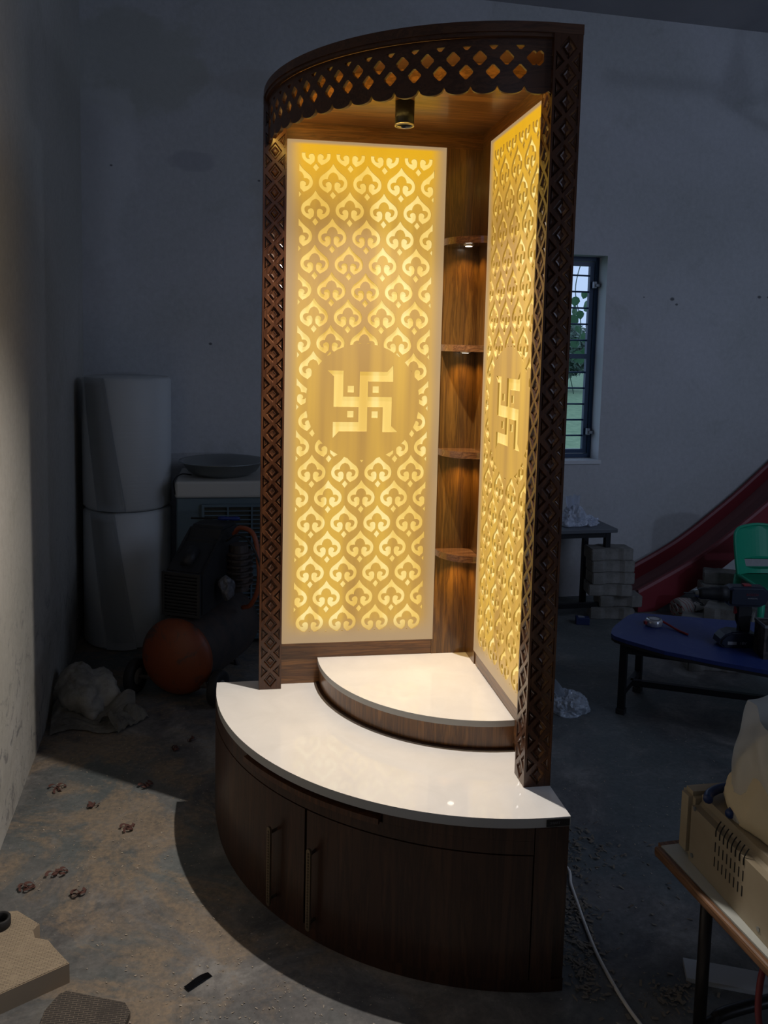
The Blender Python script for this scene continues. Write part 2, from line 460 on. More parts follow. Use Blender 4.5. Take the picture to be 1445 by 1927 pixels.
for lo, hi in ((.012, .4915), (.4975, .955)):
    bm = B(); cab_front(bm, lo, hi, .034, .326, -.004, .008)
    d = obj('door', bm, WOOD_BASE, cab)
    ah = .412 if lo < .1 else .520
    px, py = arc_pts(RC+.006, .0436, 100)[int(ah*100)]
    nrm = Vector((px-.0436, py-.0436, 0)).normalized(); tan = Vector((-nrm.y, nrm.x, 0))
    hb = B(); c0 = Vector((px, py, 0))+nrm*.022
    mt = Matrix((tan, Vector((0, 0, 1)), nrm)).transposed().to_4x4(); mt.translation = c0
    o_ = []
    for k in range(9): o_.append((.0062*math.cos(PI*k/8), .245+.0062*math.sin(PI*k/8)))
    for k in range(9): o_.append((-.0062*math.cos(PI*k/8), .052-.0062*math.sin(PI*k/8)))
    prism(hb, o_, -.003, .003, mt)
    BR = mat('antique_brass', (.20, .155, .10), .42, .75)
    h_ = obj('handle', hb, BR, d); h_['label'] = 'aged brass bar handle'
    hb = B()
    for z in (.062, .235): cyl(hb, Vector((px, py, z)), c0+Vector((0, 0, z)), .004, seg=10)
    for k in range(26):
        p = c0+nrm*.0034+Vector((0, 0, .057+k*.0073))
        cyl(hb, p-nrm*.001, p+nrm*.0006, .0028, seg=8)
    obj('handle_mount', hb, mat('dark_brass', (.10, .075, .05), .5, .7), d)
for lo, hi in ((.958, .999),):
    bm = B(); cab_front(bm, lo, hi, .034, ZC-TM-.001, -.003, .006, 6); obj('stile', bm, WOOD_BASE, cab)
bm = B(); cab_front(bm, .001, .956, .329, .360, -.0035, .006, 60); obj('top_rail', bm, WOOD_BASE, cab)
for lo, hi in ((.001, .295), (.670, .956)):
    bm = B(); cab_front(bm, lo, hi, .3602, ZC-TM-.001, -.0035, .006, 30); obj('top_rail', bm, WOOD_BASE, cab)
bm = B(); cab_front(bm, .30, .665, .3605, .3745, -.018, .006, 40); o = obj('drawer_pull_strip', bm, WOOD_POST, cab); o['label'] = 'long curved finger pull with a lit upper edge'

# ---------------------------------------------------------------- counter
ct = thing('white_countertop', 'glossy white quartz quarter-round countertop on the dark cabinet', 'countertop', (0, 0, ZC))
P = arc_pts(SC, -.0132, 90)
bm = B(); prism(bm, [(P[0][0], TB)]+P+[(TB, P[-1][1]), (TB, TB)], -TM, 0)
es = [e for e in bm.edges if abs(e.verts[0].co.z) < 1e-6 and abs(e.verts[1].co.z) < 1e-6 and len(e.link_faces) == 2 and any(abs(f.normal.z) < .3 for f in e.link_faces)]
bmesh.ops.recalc_face_normals(bm, faces=bm.faces)
o = obj('slab', bm, [QUARTZ, QEDGE], ct)
for p in o.data.polygons:
    if abs(p.normal.z) < .5: p.material_index = 1
Mp = Matrix(((1, 0, 0, -.001), (0, 0, -1, -SC-.0006), (0, 1, 0, -TM/2-.001), (0, 0, 0, 1)))
bm = B(); box(bm, (-.0255, -.0085, -.002), (.0275, .0085, .0012), bev=.0006); bmesh.ops.transform(bm, matrix=Mp, verts=bm.verts)
bp_ = obj('brand_plate', bm, mat('black_enamel', (.006, .006, .007), .35), ct); bp_['label'] = 'small black brand plate with faint grey lettering'
text_obj('brand_lettering', 'SMART', .0075, mat('plate_grey_print', (.10, .10, .11), .5), bp_, Mp @ Matrix.Translation((-.006, 0, .0014)))

# ---------------------------------------------------------------- step platform
st = thing('raised_step', 'small white-topped quarter-round step standing on the counter in the shrine corner', 'platform', (0, 0, ZC))
def qr(r, c, n=60): return arc_pts(r, c, n)+[(0, 0)]
bm = B(); prism(bm, qr(.4556, -.0032), 0, .0625); obj('riser', bm, WOOD_V, st)
bm = B(); prism(bm, [(x, y) for x, y in arc_pts(.4613, -.02, 60)]+[(0, 0)], .0627, .0788)
o = obj('top_slab', bm, [QUARTZ, QEDGE], st)
for p in o.data.polygons:
    if abs(p.normal.z) < .5: p.material_index = 1
bm = B(); prism(bm, arc_pts(.4645, -.0032, 60)+arc_pts(.4558, -.0032, 60)[::-1], 0.0002, .003); obj('base_bead', bm, WOOD_BASE, st)

# ---------------------------------------------------------------- shrine upper body
ZT, TT, ZN = 2.124, .021, 2.050     # top, cornice board thickness, niche ceiling underside
LP, WP = .6361, .0648               # post outer face, post width
sh = thing('corner_shrine_canopy', 'tall corner shrine of two walls, carved posts and curved lattice canopy', 'shrine', (0, 0, ZC))
def zz(z): return z-ZC
bm = B(); box(bm, (-LP+.003, 0, 0), (TB, TB-.001, zz(ZT-TT))); obj('wall_panel', bm, WOOD_X, sh)
bm = B(); box(bm, (.0, -LP+.003, 0), (TB-.001, 0, zz(ZT-TT))); obj('wall_panel', bm, WOOD_Y, sh)
WOOD_C = wood_mat('teak_corner_strip', (.095, .038, .008), (.21, .095, .016), rough=.3)
# vertical grained corner strips behind the shelves
bm = B(); box(bm, (-.112, -.0028, .02), (-.0002, -.0002, zz(2.003))); obj('corner_strip', bm, WOOD_C, sh)
bm = B(); box(bm, (-.0028, -.095, .02), (-.0002, -.003, zz(2.003))); obj('corner_strip', bm, WOOD_C, sh)
bm = B()
P = [pol(.445+.135*max(0, min(1, (52-90*k/50)/38)), 90*k/50) for k in range(51)]
prism(bm, P+[(0, 0)], zz(ZN), zz(ZT-TT)-.0005)
o = obj('niche_ceiling', bm, WOOD_CEIL, sh)
bm = B(); P = arc_pts(LP, -.0155, 80)
prism(bm, [(P[0][0]-.0005, TB+.001)]+P+[(TB+.001, P[-1][1]-.0005), (TB+.001, TB+.001)], zz(ZT-TT), zz(ZT)); obj('top_board', bm, WOOD_FRET, sh)
bm = B(); prism(bm, arc_pts(.632, -.0155, 80)+arc_pts(.622, -.0155, 80)[::-1], zz(ZT-TT)-.008, zz(ZT-TT)-.0002); obj('cornice_bead', bm, WOOD_FRET, sh)

# curved fretwork valance
ang_p = 90/17.0; RV = .6245
def bend(p, r): # p = (deg, z)
    x, y = pol(r, p[0]); return (x, y, p[1])
outer = []
zt, zcusp, zbot = 2.0955, 1.996, 1.979
d_lo, d_hi = 1.2, 87.0
n_top = 180
for k in range(n_top+1): outer.append((d_lo+(d_hi-d_lo)*k/n_top, zt))
cusps = [81.49-ang_p*k for k in range(0, 17) if 81.49-ang_p*k > d_lo]
outer.append((d_hi, zbot+.001)); prev = 86.3
prevc = cusps[0]+ang_p
for c in cusps+[cusps[-1]-ang_p]:
    for k in range(1, 13):
        f = k/12; d = prevc+(c-prevc)*f
        if d < d_lo+.2 or d > 86.6: continue
        outer.append((d, zcusp-(zcusp-zbot)*math.sqrt(max(0, 1-(2*f-1)**2))**.9))
    prevc = c
outer.append((d_lo, zbot+.004))
holes = []
hd = .0172; hda = math.degrees(hd/RV)
def dia(cx, cz):
    P = [(cx-hda, cz), (cx, cz+hd), (cx+hda, cz), (cx, cz-hd)]
    o = []
    for i in range(4):       # slightly rounded corners
        a, b, c = P[i-1], P[i], P[(i+1) % 4]
        o += [(b[0]+(a[0]-b[0])*.13, b[1]+(a[1]-b[1])*.13), (b[0]+(c[0]-b[0])*.13, b[1]+(c[1]-b[1])*.13)]
    return o
c_low = 81.49-.95
k = 0
while c_low-ang_p*k > 3:
    cl = c_low-ang_p*k; cu = cl+ang_p/2
    holes.append(dia(cl, 2.025))
    if cu < 85.3: holes.append(dia(cu, 2.0535))
    holes.append([(cl-hda*.62, 2.0795), (cl+hda*.62, 2.0795), (cl+.15*hda, 2.0795-hd*.5), (cl-.15*hda, 2.0795-hd*.5)])
    k += 1
holes.append([(85.2, 2.046), (85.2, 2.064), (84.6, 2.0695), (84.1, 2.0695-.001), (82.6, 2.0545), (82.6, 2.0525), (84.1, 2.038), (84.5, 2.038)])
loops = [[(R(x)*RV, z) for x, z in l] for l in [outer]+holes]
vin = []; fin = []
for l in loops:
    if sum(l[i-1][0]*l[i][1]-l[i][0]*l[i-1][1] for i in range(len(l))) < 0: l = l[::-1]
    fin.append(list(range(len(vin), len(vin)+len(l)))); vin += [Vector(p) for p in l]
for i in range(1, 96):
    for z in (1.990, 2.0, 2.012, 2.03, 2.04, 2.06, 2.075, 2.087): vin.append(Vector((R(90*i/96)*RV, z)))
vo, eo, fo, ov, oe, of = delaunay_2d_cdt(vin, [], fin, 1, 1e-6)
keep = [f for f, src in zip(fo, of) if list(src) == [0]]
bm = B(); cf = {}
def vv(i, k):
    if (i, k) not in cf: cf[(i, k)] = bm.verts.new(bend((math.degrees(vo[i].x/RV), zz(vo[i].y)), RV-.009*k))
    return cf[(i, k)]
ec = {}
for f in keep:
    bm.faces.new([vv(i, 0) for i in f]); bm.faces.new([vv(i, 1) for i in f[::-1]])
    for i in range(len(f)): ec.setdefault(frozenset((f[i], f[(i+1) % len(f)])), []).append(1)
for e, n_ in ec.items():
    if len(n_) == 1:
        a, b = tuple(e); bm.faces.new((vv(a, 0), vv(b, 0), vv(b, 1), vv(a, 1)))
o = obj('lattice_valance', bm, WOOD_FRET, sh); o['label'] = 'curved lattice valance with diamond holes and scalloped lower edge'
LED = mat('warm_led_strip', (.9, .8, .6), .5, ecol=(1.0, .64, .14), estr=62.0)
# carved posts
def carved_post(name, flip):
    """local frame: carved face 1 is y=-WP side (facing -y), carved face 2 is x side; post fills [0,WP]x[-WP,0]"""
    H = zz(ZT-TT)-.0006
    ncell = 30; ph = H/ncell
    bm = B()
    def face(mtx):
        w = WP; mrg = .0052; bar = .0040
        iw = w/2-mrg; loops = [[(-w/2, 0), (w/2, 0)]+[(w/2, ph*(k+1)) for k in range(ncell)]+[(-w/2, ph*(ncell-k)) for k in range(ncell)]]
        loops = [[Vector((x, y, 0)) for x, y in loops[0]]]
        rec = []
        hx = iw-bar*.6; hy = ph/2-bar*.9
        hx = min(hx, .0195)
        for k in range(ncell):
            cy = ph*(k+.5)
            rec.append([(0, cy-hy), (hx, cy), (0, cy+hy), (-hx, cy)])
            for s in (-1, 1):
                if k < ncell-1:
                    c2 = ph*(k+1); ty = hy*.86
                    rec.append([(s*iw, c2-ty), (s*iw, c2+ty), (s*(iw-ty*.95), c2)])
        allp = loops+[[Vector((x, y, 0)) for x, y in r] for r in rec]
        tri = tessellate_polygon(allp); fl = [p for l in allp for p in l]
        vs = [bm.verts.new((p.x, p.y, 0)) for p in fl]
        for a, b, c in tri: bm.faces.new((vs[a], vs[b], vs[c]))
        new = list(vs); k0 = len(allp[0])
        for r in rec:
            n = len(r); cx = sum(p[0] for p in r)/n; cy = sum(p[1] for p in r)/n
            base = vs[k0:k0+n]; k0 += n
            def ring(f, z): return [bm.verts.new((cx+(p[0]-cx)*f, cy+(p[1]-cy)*f, z)) for p in r]
            r1 = ring(.80, -.0058); r2_ = ring(.60, -.0058); r3 = ring(.44, -.0014); r4 = ring(.22, -.0026)
            for a_, b_ in ((base, r1), (r1, r2_), (r2_, r3), (r3, r4)):
                for i in range(n): bm.faces.new((a_[i], a_[(i+1) % n], b_[(i+1) % n], b_[i]))
            bm.faces.new(r4); new += r1+r2_+r3+r4
        bmesh.ops.transform(bm, matrix=mtx, verts=new)
    # face towards -y:  local (x, y, z) -> (x, -z, y)
    f1 = Matrix(((1, 0, 0, WP/2), (0, 0, -1, -WP), (0, 1, 0, 0), (0, 0, 0, 1)))
    face(f1)
    # face towards -x
    f2 = Matrix(((0, 0, -1, 0), (-1, 0, 0, -WP/2), (0, 1, 0, 0), (0, 0, 0, 1)))
    f3 = Matrix(((0, 0, 1, WP), (1, 0, 0, -WP/2), (0, 1, 0, 0), (0, 0, 0, 1)))
    face(f2)
    if flip: face(f3)
    q = [(0, 0), (WP, 0), (WP, -WP), (0, -WP)]
    def quad(p, a, b): bm.faces.new([bm.verts.new(v) for v in ((*p[0], a), (*p[1], a), (*p[1], b), (*p[0], b))])
    quad((q[0], q[1]), 0, H)
    if not flip: quad((q[1], q[2]), 0, H)
    for z in (0, H): bm.faces.new([bm.verts.new((*p, z)) for p in q])
    bmesh.ops.remove_doubles(bm, verts=bm.verts, dist=1e-5)
    return obj(name, bm, WOOD_POST, sh)
o = carved_post('carved_post', False); o.location = (TB-WP, -LP+WP, 0.0003); o['label'] = 'right-hand carved post nearest the viewer'
o2 = carved_post('carved_post', True); o2.location = (-LP, TB, 0.0003); o2['label'] = 'left-hand carved post lit brown from inside'

# ---------------------------------------------------------------- backlit panels
PW, PH = .459, 1.462
def panel_materials():
    out = []
    for nm, bright in (('panel_sheet_glow', 0), ('panel_engraving_glow', 1)):
        m = mat(nm, (.085, .062, .035) if not bright else (.08, .06, .025), .4)
        t = NT(m); v = t.coord('Object'); s = t.n('ShaderNodeSeparateXYZ'); t.l(v, s.inputs[0])
        u, w = s.outputs[0], s.outputs[2]
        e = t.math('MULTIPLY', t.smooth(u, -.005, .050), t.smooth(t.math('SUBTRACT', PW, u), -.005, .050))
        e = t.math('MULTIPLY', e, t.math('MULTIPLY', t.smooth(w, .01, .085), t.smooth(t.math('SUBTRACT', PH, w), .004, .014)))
        n1 = t.noise(t.coord('Object', (1, 1, .12)), 11, 1, .4)
        stripe = t.noise(t.coord('Object', (1, 1, .05)), 24, 2, .5)
        var = t.math('ADD', t.math('MULTIPLY', n1, .6), t.math('MULTIPLY', stripe, .4))
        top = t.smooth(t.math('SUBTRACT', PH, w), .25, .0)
        if bright:
            c = t.ramp(var, [(.38, (.76, .47, .09)), (.50, (.92, .64, .17)), (.58, (1.0, .80, .32))])
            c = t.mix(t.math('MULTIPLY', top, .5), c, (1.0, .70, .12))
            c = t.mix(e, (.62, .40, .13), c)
        else:
            c = t.ramp(var, [(.38, (.46, .25, .055)), (.50, (.60, .34, .060)), (.61, (.76, .45, .062))])
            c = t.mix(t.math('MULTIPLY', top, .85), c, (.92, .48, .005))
            c = t.mix(e, (.42, .285, .155), c)  # border emission stands in for ambient and bounced light on unlit acrylic
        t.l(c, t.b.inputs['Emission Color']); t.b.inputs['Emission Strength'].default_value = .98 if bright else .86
        out.append(m)
    return out
PM = panel_materials()
GROOVE = mat('panel_engraved_edge_shade', (.42, .30, .10), .4, ecol=(.42, .26, .04), estr=.28)  # recess walls: groove shading painted in as a dimmer colour
UN = .000402
def smooth_poly(pts, n=3):
    """corner cutting on points flagged round"""
    out = []
    L = len(pts)
    for i, p in enumerate(pts):
        if len(p) == 3:
            a, b = pts[i-1], pts[(i+1) % L]
            for k in range(n+1):
                f = k/n
                p0 = (p[0]+(a[0]-p[0])*.42, p[1]+(a[1]-p[1])*.42); p1 = (p[0]+(b[0]-p[0])*.42, p[1]+(b[1]-p[1])*.42)
                q = [(1-f)**2*x0+2*f*(1-f)*x1+f*f*x2 for x0, x1, x2 in zip(p0, p[:2], p1)]
                out.append(tuple(q))
        else: out.append(p)
    return out
_ = 1
half = [(0, 0), (20, 34, _), (52, 64, _), (88, 92, _), (104, 128, _), (98, 166, _), (72, 192, _), (38, 210), (12, 184), (8, 152, _), (17, 131, _), (36, 128, _), (53, 140, _), (54, 156, _), (46, 166), (64, 166, _), (76, 148, _), (78, 126, _), (62, 112, _), (38, 112), (36, 94, _), (22, 70, _), (0, 62)]
sm = smooth_poly([(x[0], x[1]) + ((1,) if len(x) == 3 else ()) for x in half])
right = sm
left = [(-x, y) for x, y in sm[1:-1]][::-1]
MOTIF = right+left
DIAM = [(0, 197), (22, 225), (0, 253), (-22, 225)]
SWZ = [(745,375),(945,375),(990,325),(992,445),(808,445),(808,557),(985,557),(985,770),(1030,812),(918,812),(918,630),(806,630),(806,808),(600,808),(555,858),(555,740),(740,740),(740,630),(558,630),(558,412),(512,370),(628,370),(628,557),(745,557)]
SU = .000405
def build_panel(mtx, label):
    cx = PW/2; medz = 1.266-.541; UY = .00039
    loops = []; cls = []
    x0c, x1c, z0c, z1c = .0345, PW-.0345, .035, PH-.035
    loops.append([(x0c, z0c), (x1c, z0c), (x1c, z1c), (x0c, z1c)]); cls.append('clip')
    circ = []
    for k in range(72):
        a = 2*PI*k/72
        circ.append((cx+.168*math.cos(a), medz+(.170 if a < PI else .1725)*math.sin(a)))
    loops.append(circ); cls.append('circ')
    dx = .0985; dy = .0756; ztip0 = 1.941-.541
    for r_ in range(-2, 20):
        zt_ = ztip0-r_*dy
        offs = (-2, -1, 0, 1, 2) if r_ % 2 == 0 else (-1.5, -.5, .5, 1.5)
        for q in offs:
            for poly in (MOTIF, DIAM):
                P = [(cx+q*dx+x*UN, zt_-y*UY) for x, y in poly]
                if max(p[1] for p in P) < z0c or min(p[1] for p in P) > z1c: continue
                if max(p[0] for p in P) < x0c or min(p[0] for p in P) > x1c: continue
                if all(math.hypot(p[0]-cx, p[1]-medz) < .165 for p in P): continue
                loops.append(P); cls.append('m')
    sw = [((x-772)*SU+cx, -(y-592)*SU+medz) for x, y in SWZ]
    loops.append(sw); cls.append('s')
    for x, y in ((682,502),(864,503),(682,683),(860,685)):
        a, b = (x-772)*SU+cx, -(y-592)*SU+medz; h = .0095
        loops.append([(a-h, b-h), (a+h, b-h), (a+h, b+h), (a-h, b+h)]); cls.append('s')
    loops.append([(0, 0), (PW, 0), (PW, PH), (0, PH)]); cls.append('f')
    vin = []; fin = []
    for l in loops:
        area = sum(l[i-1][0]*l[i][1]-l[i][0]*l[i-1][1] for i in range(len(l)))
        if area < 0: l = l[::-1]
        k = len(vin); vin += [Vector(p) for p in l]; fin.append(list(range(k, k+len(l))))
    vo, eo, fo, ov, oe, of = delaunay_2d_cdt(vin, [], fin, 1, 1e-6)
    root = bpy.data.objects.new('backlit_panel', None)
    D = .0045
    kinds = []
    for src in of:
        c = {cls[i] for i in src}
        if 'f' not in c: kinds.append(None); continue
        if 's' in c: kinds.append('s')
        elif 'm' in c and 'clip' in c and 'circ' not in c: kinds.append('m')
        else: kinds.append('f')
    edges = {}
    for fi, f in enumerate(fo):
        for i in range(len(f)): edges.setdefault(frozenset((f[i], f[(i+1) % len(f)])), []).append(fi)
    bmf = B(); bmm = B(); bms = B(); cache = {}
    def V(bm, i, y):
        key = (id(bm), i, y)
        if key not in cache: cache[key] = bm.verts.new((vo[i].x, y, vo[i].y))
        return cache[key]
    for fi, f in enumerate(fo):
        if kinds[fi] is None: continue
        bm, y = {'f': (bmf, -.010), 'm': (bmm, -.010+D), 's': (bms, -.010+D)}[kinds[fi]]
        try: bm.faces.new([V(bm, i, y) for i in f])
        except ValueError: pass
    nface = len(bmf.faces)
    for e, fs in edges.items():
        if len(fs) == 2 and None not in (kinds[fs[0]], kinds[fs[1]]) and (kinds[fs[0]] == 'f') != (kinds[fs[1]] == 'f'):
            a, b = tuple(e)
            f = bmf.faces.new((V(bmf, a, -.010), V(bmf, b, -.010), V(bmf, b, -.010+D), V(bmf, a, -.010+D))); f.material_index = 1
    # rim and back of the sheet
    c4 = [(0, 0), (PW, 0), (PW, PH), (0, PH)]
    for i in range(4):
        a, b = c4[i], c4[(i+1) % 4]
        bmf.faces.new([bmf.verts.new(p) for p in ((a[0], -.010, a[1]), (b[0], -.010, b[1]), (b[0], -.0003, b[1]), (a[0], -.0003, a[1]))])
    bmf.faces.new([bmf.verts.new((p[0], -.0003, p[1])) for p in c4])
    me = bpy.data.meshes.new('backlit_panel'); bmf.to_mesh(me); bmf.free()
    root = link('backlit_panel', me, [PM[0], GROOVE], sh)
    root['label'] = label
    root.matrix_local = mtx
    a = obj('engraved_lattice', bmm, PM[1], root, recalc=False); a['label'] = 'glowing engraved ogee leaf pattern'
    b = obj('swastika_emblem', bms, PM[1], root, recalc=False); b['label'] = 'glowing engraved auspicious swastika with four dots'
    return root
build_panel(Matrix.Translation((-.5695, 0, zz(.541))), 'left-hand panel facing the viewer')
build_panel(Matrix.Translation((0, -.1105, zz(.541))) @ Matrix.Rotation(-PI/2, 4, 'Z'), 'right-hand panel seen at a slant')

# LED strip behind the valance
bm = B(); curved_box(bm, RV-.0108, RV-.0095, 5, 85, zz(2.0005), zz(2.0045), 60)
o = obj('led_strip', bm, LED, sh); o['label'] = 'thin warm lit strip behind the valance'

# corner shelves with puck lights
GLOSS = wood_mat('lacquered_shelf_wood', (.14, .055, .018), (.26, .11, .036), rough=.15, axis='x', coat=.9)
LEDW = mat('puck_light_lens', (.9, .9, .9), .4, ecol=(1, .93, .80), estr=5)
for i, zt_ in enumerate((1.745, 1.438, 1.129, .822)):
    bm = B(); prism(bm, arc_pts(.106, 0, 20)+[(0, 0)], 0, .0195)
    s_ = obj('corner_shelf', bm, GLOSS, sh, loc=(-.0032, -.0032, zz(zt_-.0195)))
    s_['label'] = ['topmost', 'second from the top', 'third from the top', 'lowest'][i]+' quarter-round corner shelf'
    bm = B(); lathe(bm, [(0, -.0042), (.010, -.0042), (.0135, -.003), (.0165, 0), (0, .0)], 24)
    p_ = obj('puck_light', bm, mat('puck_rim', (.75, .74, .72), .3, .6), s_, True, loc=(-.043, -.043, -.0002))
    bm = B(); lathe(bm, [(0, -.0046), (.0098, -.0046), (.0098, -.0042), (0, -.0042)], 20); obj('lens', bm, LEDW, p_)
    light('puck_glow', 'SPOT', (-.043, -.043, -.006), 1.5, (1, .62, .20), None, .006, parent=s_, spot_size=R(120), spot_blend=1.0)

# spotlight
SP = Vector((-.285, -.262, 0))
spt = thing('cylinder_spotlight', 'black cylindrical spotlight hanging from the shrine ceiling', 'spotlight', (SP.x, SP.y, ZN-.0003))
BLK = mat('matt_black_metal', (.008, .008, .009), .4, .3)
bm = B(); lathe(bm, [(0, 0), (.0245, 0), (.0245, -.060), (.0225, -.060), (.0215, -.0585), (.012, -.034), (0, -.034)], 40); obj('housing', bm, [BLK], spt, True)
bm = B(); lathe(bm, [(.0247, -.0565), (.0252, -.0608), (.0225, -.0612), (.0215, -.0590)], 40); obj('trim_ring', bm, mat('brushed_trim', (.55, .50, .42), .3, .9), spt, True)
bm = B(); lathe(bm, [(.0214, -.0585), (.0175, -.046), (.012, -.0345)], 32); obj('reflector', bm, mat('faceted_reflector', (.8, .78, .72), .12, 1), spt, False)
bm = B(); lathe(bm, [(0, -.0350), (.009, -.0350), (.009, -.0344), (0, -.0344)], 20); obj('emitter', bm, mat('spot_emitter', (.9,.9,.9), .5, ecol=(1, .9, .75), estr=14), spt)
light('spot_beam', 'SPOT', (0, 0, -.064), 78, (1, .93, .86), (-.20, -.20, -1.2), .010, parent=spt, spot_size=R(124), spot_blend=1)
#MORE
# ================================================================ behind the shrine, left
FOAM = mat('white_foam_sheet', (.62, .64, .64), .55, sss=0)
t = NT(FOAM); v = t.coord('Object', (1.2, 1.2, 26)); t.bump(t.noise(v, 4, 3), .25, .004)
def foam_roll(z0, z1, label, flap_a):
    r_ = thing('foam_roll', label, 'foam roll', (-1.232, 1.595, z0), group='rolls of packing foam in the corner')
    h = z1-z0
    bm = B(); lathe(bm, [(0, 0), (.19, 0), (.203, .015), (.204, h*.5), (.203, h-.015), (.19, h), (.17, h-.006), (.16, h), (0, h)], 56); obj('roll', bm, FOAM, r_, True)
    bm = B()
    # loose outer flap running slantwise down the roll
    n = 16; m_ = 14; g = []
    for i in range(n+1):
        f = i/n; row = []
        for k in range(m_+1):
            a = R(flap_a+f*26-38*k/m_); rr = .2065+.007*math.sin(PI*min(1, k/m_*1.4))
            if k == 0: rr += .006
            row.append(bm.verts.new((rr*math.cos(a), rr*math.sin(a), h*(1-f)*.985+.006)))
        g.append(row)
    for i in range(n):
        for k in range(m_): bm.faces.new((g[i][k], g[i][k+1], g[i+1][k+1], g[i+1][k]))
    bmesh.ops.solidify(bm, geom=bm.faces, thickness=-.003)
    obj('loose_flap', bm, FOAM, r_, True)
foam_roll(0.001, .645, 'lower white foam roll standing on the floor in the back corner', 262)
foam_roll(.648, 1.262, 'upper white foam roll stacked on top of the lower one in the back corner', 250)

COOLG = mat('cooler_grey_blue', (.10, .145, .165), .5)
COOLW = mat('cooler_cream', (.50, .48, .43), .5)
CDARK = mat('cooler_dark_inside', (.05, .045, .03), .9)
co = thing('air_cooler', 'grey-blue desert air cooler with cream top and slatted grille', 'air cooler', (-.99, 1.40, 0))
bm = B(); box(bm, (0, .012, .03), (.66, .40, .712), bev=.008); obj('body', bm, COOLG, co)
bm = B(); box(bm, (-.006, -.004, .7125), (.666, .41, .792), bev=.012); obj('top_cover', bm, COOLW, co)
for k in (0, 1):
    z1_ = .683-k*.33; z0_ = z1_-.30
    bm = B(); frame_ring(bm, .115, .62, z0_, z1_, .012, -.004, .012); 
    obj('grille_frame', bm, COOLG, co)
    bm = B(); box(bm, (.126, .0085, z0_+.01), (.61, .0115, z1_-.01)); obj('grille_backing', bm, CDARK, co)
    for i in range(14):
        z = z0_+.022+i*.0205
        bm = B(); box(bm, (.126, -.001, z-.0025), (.61, .008, z+.0025), bev=0); obj('slat', bm, COOLG, co)
    for x in (.235, .345, .455, .565):
        bm = B(); box(bm, (x-.004, -.003, z0_+.012), (x+.004, .004, z1_-.012)); obj('grille_upright', bm, COOLG, co)
bm = B()
bm.free()
for x in (.05, .61):
    for y in (.06, .35): bm = B(); cyl(bm, (x, y, 0), (x, y, .032), .02, seg=12); obj('foot', bm, BLK, co)
bm = B(); tube(bm, [(-.004, -.002, .73), (-.012, .02, .79), (.02, .06, .815), (.06, .12, .802)], .003, 6); obj('cord', bm, BLK, co)

STEEL = mat('dull_aluminium', (.33, .35, .35), .38, .85)
bs = thing('metal_basin', 'dull round aluminium basin on top of the air cooler', 'basin', (-.785, 1.595, .7925))
bm = B(); lathe(bm, [(0, 0), (.125, 0), (.165, .022), (.192, .062), (.205, .066), (.207, .069), (.203, .071), (.189, .067), (.160, .026), (.122, .004), (0, .004)], 64); obj('bowl', bm, STEEL, bs, True)
bm = B(); lathe(bm, [(.2045, .0665), (.2085, .0675), (.2085, .0705), (.2045, .0712)], 64); obj('rolled_rim', bm, STEEL, bs, True)

# compressor
cp = thing('air_compressor', 'old air compressor with orange tank end and black louvred motor cover', 'air compressor', (-.955, .84, 0), R(-25))
TANK = mat('sooty_tank', (.035, .030, .028), .6)
t = NT(TANK); t.l(t.ramp(t.noise(t.coord('Object'), 8, 6, .7), [(.35, (.03, .028, .028)), (.7, (.085, .055, .042))]), t.b.inputs['Base Color'])
ORG = mat('worn_orange_paint', (.42, .10, .025), .5)
t = NT(ORG); vv_ = t.coord('Object'); t.l(t.mix(t.ramp(t.noise(vv_, 7, 7, .7, 1), [(.52, 0.), (.60, .9)]), t.ramp(t.noise(vv_, 3, 4), [(.3, (.26, .055, .012)), (.7, (.16, .042, .018))]), (.055, .040, .035)), t.b.inputs['Base Color'])
Q = Matrix.Translation((0, 0, .172)) @ Matrix.Rotation(-PI/2, 4, 'X')    # lathe axis -> +y
bm = B(); lathe(bm, [(.155, .02), (.155, .45), (.145, .50), (.10, .535), (0, .548)], 48, Q); obj('tank', bm, TANK, cp, True)
bm = B(); lathe(bm, [(0, -.038), (.06, -.034), (.11, -.020), (.143, .002), (.1555, .022), (.157, .03), (.155, .031)], 48, Q); o = obj('tank_end', bm, ORG, cp, True); o['label'] = 'domed orange tank end'
PB = mat('dusty_black_plastic', (.020, .020, .021), .55)
bm = B()
pr = [(.06, .325), (.06, .505), (.235, .60), (.27, .655), (.40, .655), (.42, .60), (.42, .335)]
vs1 = [bm.verts.new((-.078, y, z)) for y, z in pr]; vs2 = [bm.verts.new((.088, y, z)) for y, z in pr]
bm.faces.new(vs1); bm.faces.new(vs2[::-1])
for i in range(len(pr)): bm.faces.new((vs1[i], vs2[i], vs2[(i+1) % len(pr)], vs1[(i+1) % len(pr)]))
bmesh.ops.bevel(bm, geom=bm.edges[:], offset=.012, segments=2, affect='EDGES')
hood = obj('motor_cover', bm, PB, cp)
bm = B(); frame_ring(bm, -.080, .090, .332, .510, .012, .046, .060); obj('louvre_frame', bm, PB, cp)
for i in range(11):
    z = .350+i*.0138; bm = B(); box(bm, (-.068, .048, z-.003), (.078, .062, z+.003)); obj('louvre', bm, PB, cp)
bm = B(); cyl(bm, (.0, .10, .528), (.0, .17, .575), .026, .026, 20); obj('carry_knob', bm, PB, cp, True)
bm = B(); box(bm, (-.05, .10, .328), (.06, .40, .352)); obj('mounting_plate', bm, TANK, cp)
bm = B(); cyl(bm, (.12, .34, .37), (.12, .34, .57), .045, .04, 20)
for k in range(6): cyl(bm, (.12, .34, .40+k*.026), (.12, .34, .408+k*.026), .062, seg=20)
obj('pump_cylinder', bm, TANK, cp)
HOSE = mat('orange_hose', (.30, .075, .03), .5)
